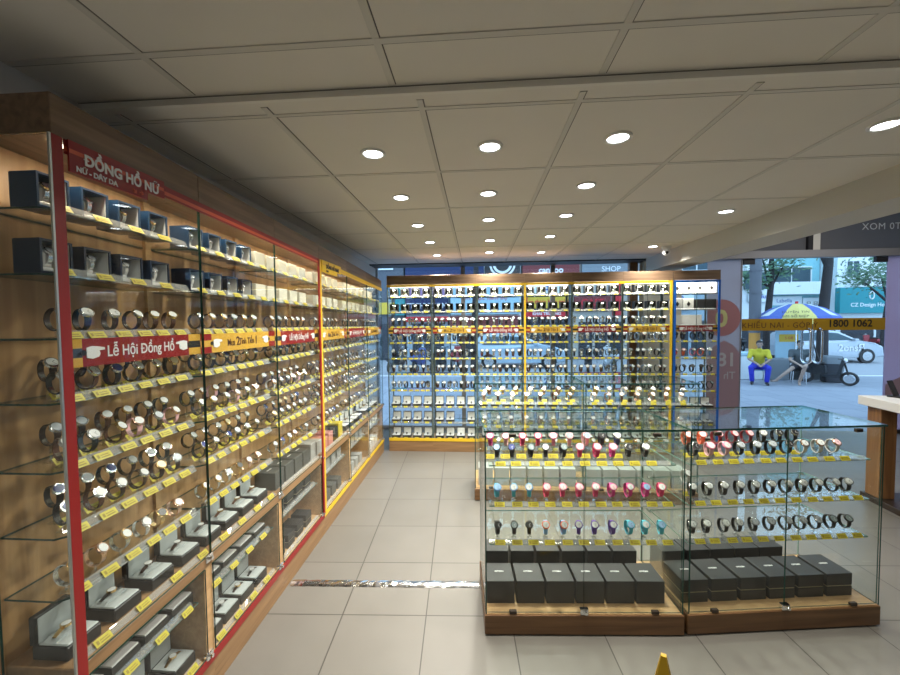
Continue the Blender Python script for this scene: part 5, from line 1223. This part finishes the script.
# ------------------------------------------------------------------ vehicles
def car(label, loc, rz, paint, txt=None, tm=None):
    r = thing('car', label, 'car', loc, rz); r.scale = (0.82,) * 3
    # length along X, nose at +X, centred on Y
    side = [(-1.95, 0.30), (-1.98, 0.75), (-1.90, 0.98), (-1.60, 1.32), (-1.20, 1.45), (-0.30, 1.47), (0.25, 1.38), (0.95, 1.00), (1.60, 0.88), (1.93, 0.70), (1.98, 0.32), (1.60, 0.24), (-1.60, 0.24)]
    m = MB(); V = []; n = len(side)
    for t, wd in ((-1, 0), (-0.93, 1), (0.93, 1), (1, 0)):
        for x, z in side:
            tuck = 0.0 if z < 1.0 else (z - 1.0) * 0.42
            half = 0.84 - tuck
            V.append((x if wd else x * 0.985, t * half * (1 if not wd else 0.97 / 0.93), z if wd else 0.5 + (z - 0.5) * 0.985))
    V = []
    for t, sc in ((-1, 0.96), (-0.955, 1.0), (0.955, 1.0), (1, 0.96)):
        for x, z in side:
            half = 0.84 - (0.0 if z < 0.95 else (z - 0.95) * 0.42); V.append((x * sc, t * half, 0.6 + (z - 0.6) * sc))
    Fc = [(a*n + i, (a+1)*n + i, (a+1)*n + (i+1) % n, a*n + (i+1) % n) for a in range(3) for i in range(n)]
    m.add(V, Fc, 0, False); m.add(V[:n], [tuple(range(n))], 0); m.add(V[3*n:], [tuple(range(n))[::-1]], 0)
    o = m.build('car_body', paint, r)
    for s in (-1, 1):
        def q(x, z): return (x, s * (0.84 - (z - 0.95) * 0.42 * (z > 0.95) + 0.003), z)
        for poly in ([(-1.50, 1.02), (-1.28, 1.33), (-0.42, 1.36), (-0.42, 1.02)], [(-0.34, 1.02), (-0.34, 1.36), (0.18, 1.31), (0.74, 1.02)]):
            mm = MB(); P_ = [q(x, z) for x, z in poly]; mm.add(P_, [tuple(range(4))]); mm.build('side_window', M['x_win'], r)
        for x in (-1.22, 1.25):
            w = MB(); w.cyl((x, s*0.72, 0.31), (x, s*0.875, 0.31), 0.315, n=24); w.build('wheel', M['blackv'], r)
            w = MB(); w.cyl((x, s*0.876, 0.31), (x, s*0.884, 0.31), 0.20, n=20); w.build('wheel_hub', M['steel'], r)
        h = MB(); h.rbox(1.78, 1.93, s*0.62 - 0.16, s*0.62 + 0.16, 0.62, 0.76, 0.03); h.build('headlight', M['satinw'], r)
        h = MB(); h.rbox(0.62, 0.80, s*0.92 - 0.08, s*0.92 + 0.08, 0.98, 1.08, 0.02); h.build('side_mirror', paint, r)
    mm = MB(); mm.add([(0.28, -0.62, 1.375), (0.28, 0.62, 1.375), (0.90, 0.74, 1.03), (0.90, -0.74, 1.03)], [(0, 1, 2, 3)]); mm.build('windscreen', M['x_win'], r)
    if txt: put_text('lettering', txt, 0.42, tm, r, (0.62, -0.850, 0.66), FACE_NY, extrude=0.002, bold=0.008)
M['silver'] = mat('silver_car_paint', (0.50, 0.54, 0.58), 0.25, 0.4); M['whitecar'] = mat('pale_blue_car_paint', (0.50, 0.62, 0.72), 0.25, 0.2)
car('silver hatchback with white door lettering passing beyond the doorway', (12.85, 15.4, -0.02), 0, M['silver'], '2onsЯ', M['whiteink'])
car('pale blue car parked across the pavement behind the third back unit', (1.4, 13.9, -0.02), 0, M['whitecar'])
def scooter(label, loc, rz, col, group='parked motor scooters', box=False):
    r = thing('motor_scooter', label, 'scooter', loc, rz, group); r.scale = (0.78,) * 3
    for x in (-0.62, 0.62):
        w = MB(); w.tube([(x + 0.22*math.cos(2*PI*k/18), 0, 0.27 + 0.22*math.sin(2*PI*k/18)) for k in range(18)], 0.05, 8, closed=True); w.build('tyre', M['blackv'], r)
        w = MB(); w.cyl((x, -0.03, 0.27), (x, 0.03, 0.27), 0.14, n=16); w.build('wheel_rim', M['steel'], r)
    m = MB(); m.prism([(-0.85, 0.62), (-0.80, 0.78), (-0.05, 0.74), (-0.02, 0.42), (-0.35, 0.36), (-0.62, 0.48)], -0.13, 0.13); o = m.build('rear_body', col, r); b = o.modifiers.new('b', 'BEVEL'); b.width = 0.04; b.segments = 2
    m = MB(); m.prism([(-0.10, 0.30), (0.32, 0.28), (0.40, 0.32), (0.50, 0.95), (0.42, 0.98), (0.30, 0.42), (-0.10, 0.38)], -0.15, 0.15); o = m.build('leg_shield', col, r); b = o.modifiers.new('b', 'BEVEL'); b.width = 0.03; b.segments = 2
    MB().rbox(-0.80, -0.05, -0.12, 0.12, 0.76, 0.85, 0.03).build('seat', M['blackv'], r)
    MB().tube([(0.62, 0, 0.27), (0.45, 0, 1.0)], 0.03, 8).tube([(0.36, -0.32, 1.03), (0.46, 0, 1.0), (0.36, 0.32, 1.03)], 0.018, 8).build('handlebar', M['blackv'], r)
    m = MB(); ball(m, (0.50, 0, 0.96), (0.07, 0.09, 0.08)); m.build('headlight', M['satinw'], r)
    if box: MB().rbox(-1.05, -0.55, -0.24, 0.24, 0.87, 1.27, 0.03).build('delivery_box', M['greybox'], r)
    return r
cr = mat('red_scooter_paint', (0.35, 0.02, 0.03), 0.3); cb = mat('dark_scooter_paint', (0.02, 0.025, 0.03), 0.3); cw = mat('white_scooter_paint', (0.6, 0.62, 0.64), 0.3); cbl = mat('blue_scooter_paint', (0.03, 0.08, 0.30), 0.3)
SC = [(-2.6, 12.4, 1.3, cb, 'dark'), (-1.9, 12.5, 1.4, cbl, 'blue'), (-1.25, 12.4, 1.3, cb, 'black'), (-0.75, 13.4, 1.4, cr, 'red'), (3.5, 12.4, 1.3, cb, 'black'), (4.2, 12.5, 1.5, cw, 'white'), (4.9, 12.4, 1.3, cb, 'dark')]
PL = ['behind the left part of the back run', 'second from the left behind the shelves', 'third from the left behind the shelves', 'beside the pale blue car', 'right of the pale blue car', 'behind the fifth back unit', 'behind the sixth back unit']
for (x, y, a, c, nm), pl in zip(SC, PL): scooter('%s motor scooter parked on the road, %s' % (nm, pl), (x, y, -0.02), a, c)
for k, (x, y, c, nm) in enumerate(((13.3, 20.5, cb, 'black'), (14.1, 20.4, cw, 'white'), (18.6, 20.6, cb, 'black'), (19.5, 20.5, cr, 'red'), (20.4, 20.6, cb, 'dark'), (21.3, 20.5, cb, 'black'))):
    scooter('%s scooter parked %s in the row across the road, through the door' % (nm, ORD[k]), (x, y, -0.02), 1.3, c, 'scooters across the road')
sc_ = scooter('dark motor scooter leaning by the stall under the parasol', (8.50, 9.95, 0), -0.9, cb, None); sc_.scale = (0.62,) * 3
r = thing('storage_case', 'tall grey lidded case standing right of the dark scooter', 'case', (8.86, 10.25, 0), -0.3)
MB().rbox(-0.17, 0.17, -0.14, 0.14, 0, 0.60, 0.02).build('box_body', M['x_open'], r); MB().rbox(-0.18, 0.18, -0.15, 0.15, 0.44, 0.66, 0.03).build('lid', M['x_shut'], r)
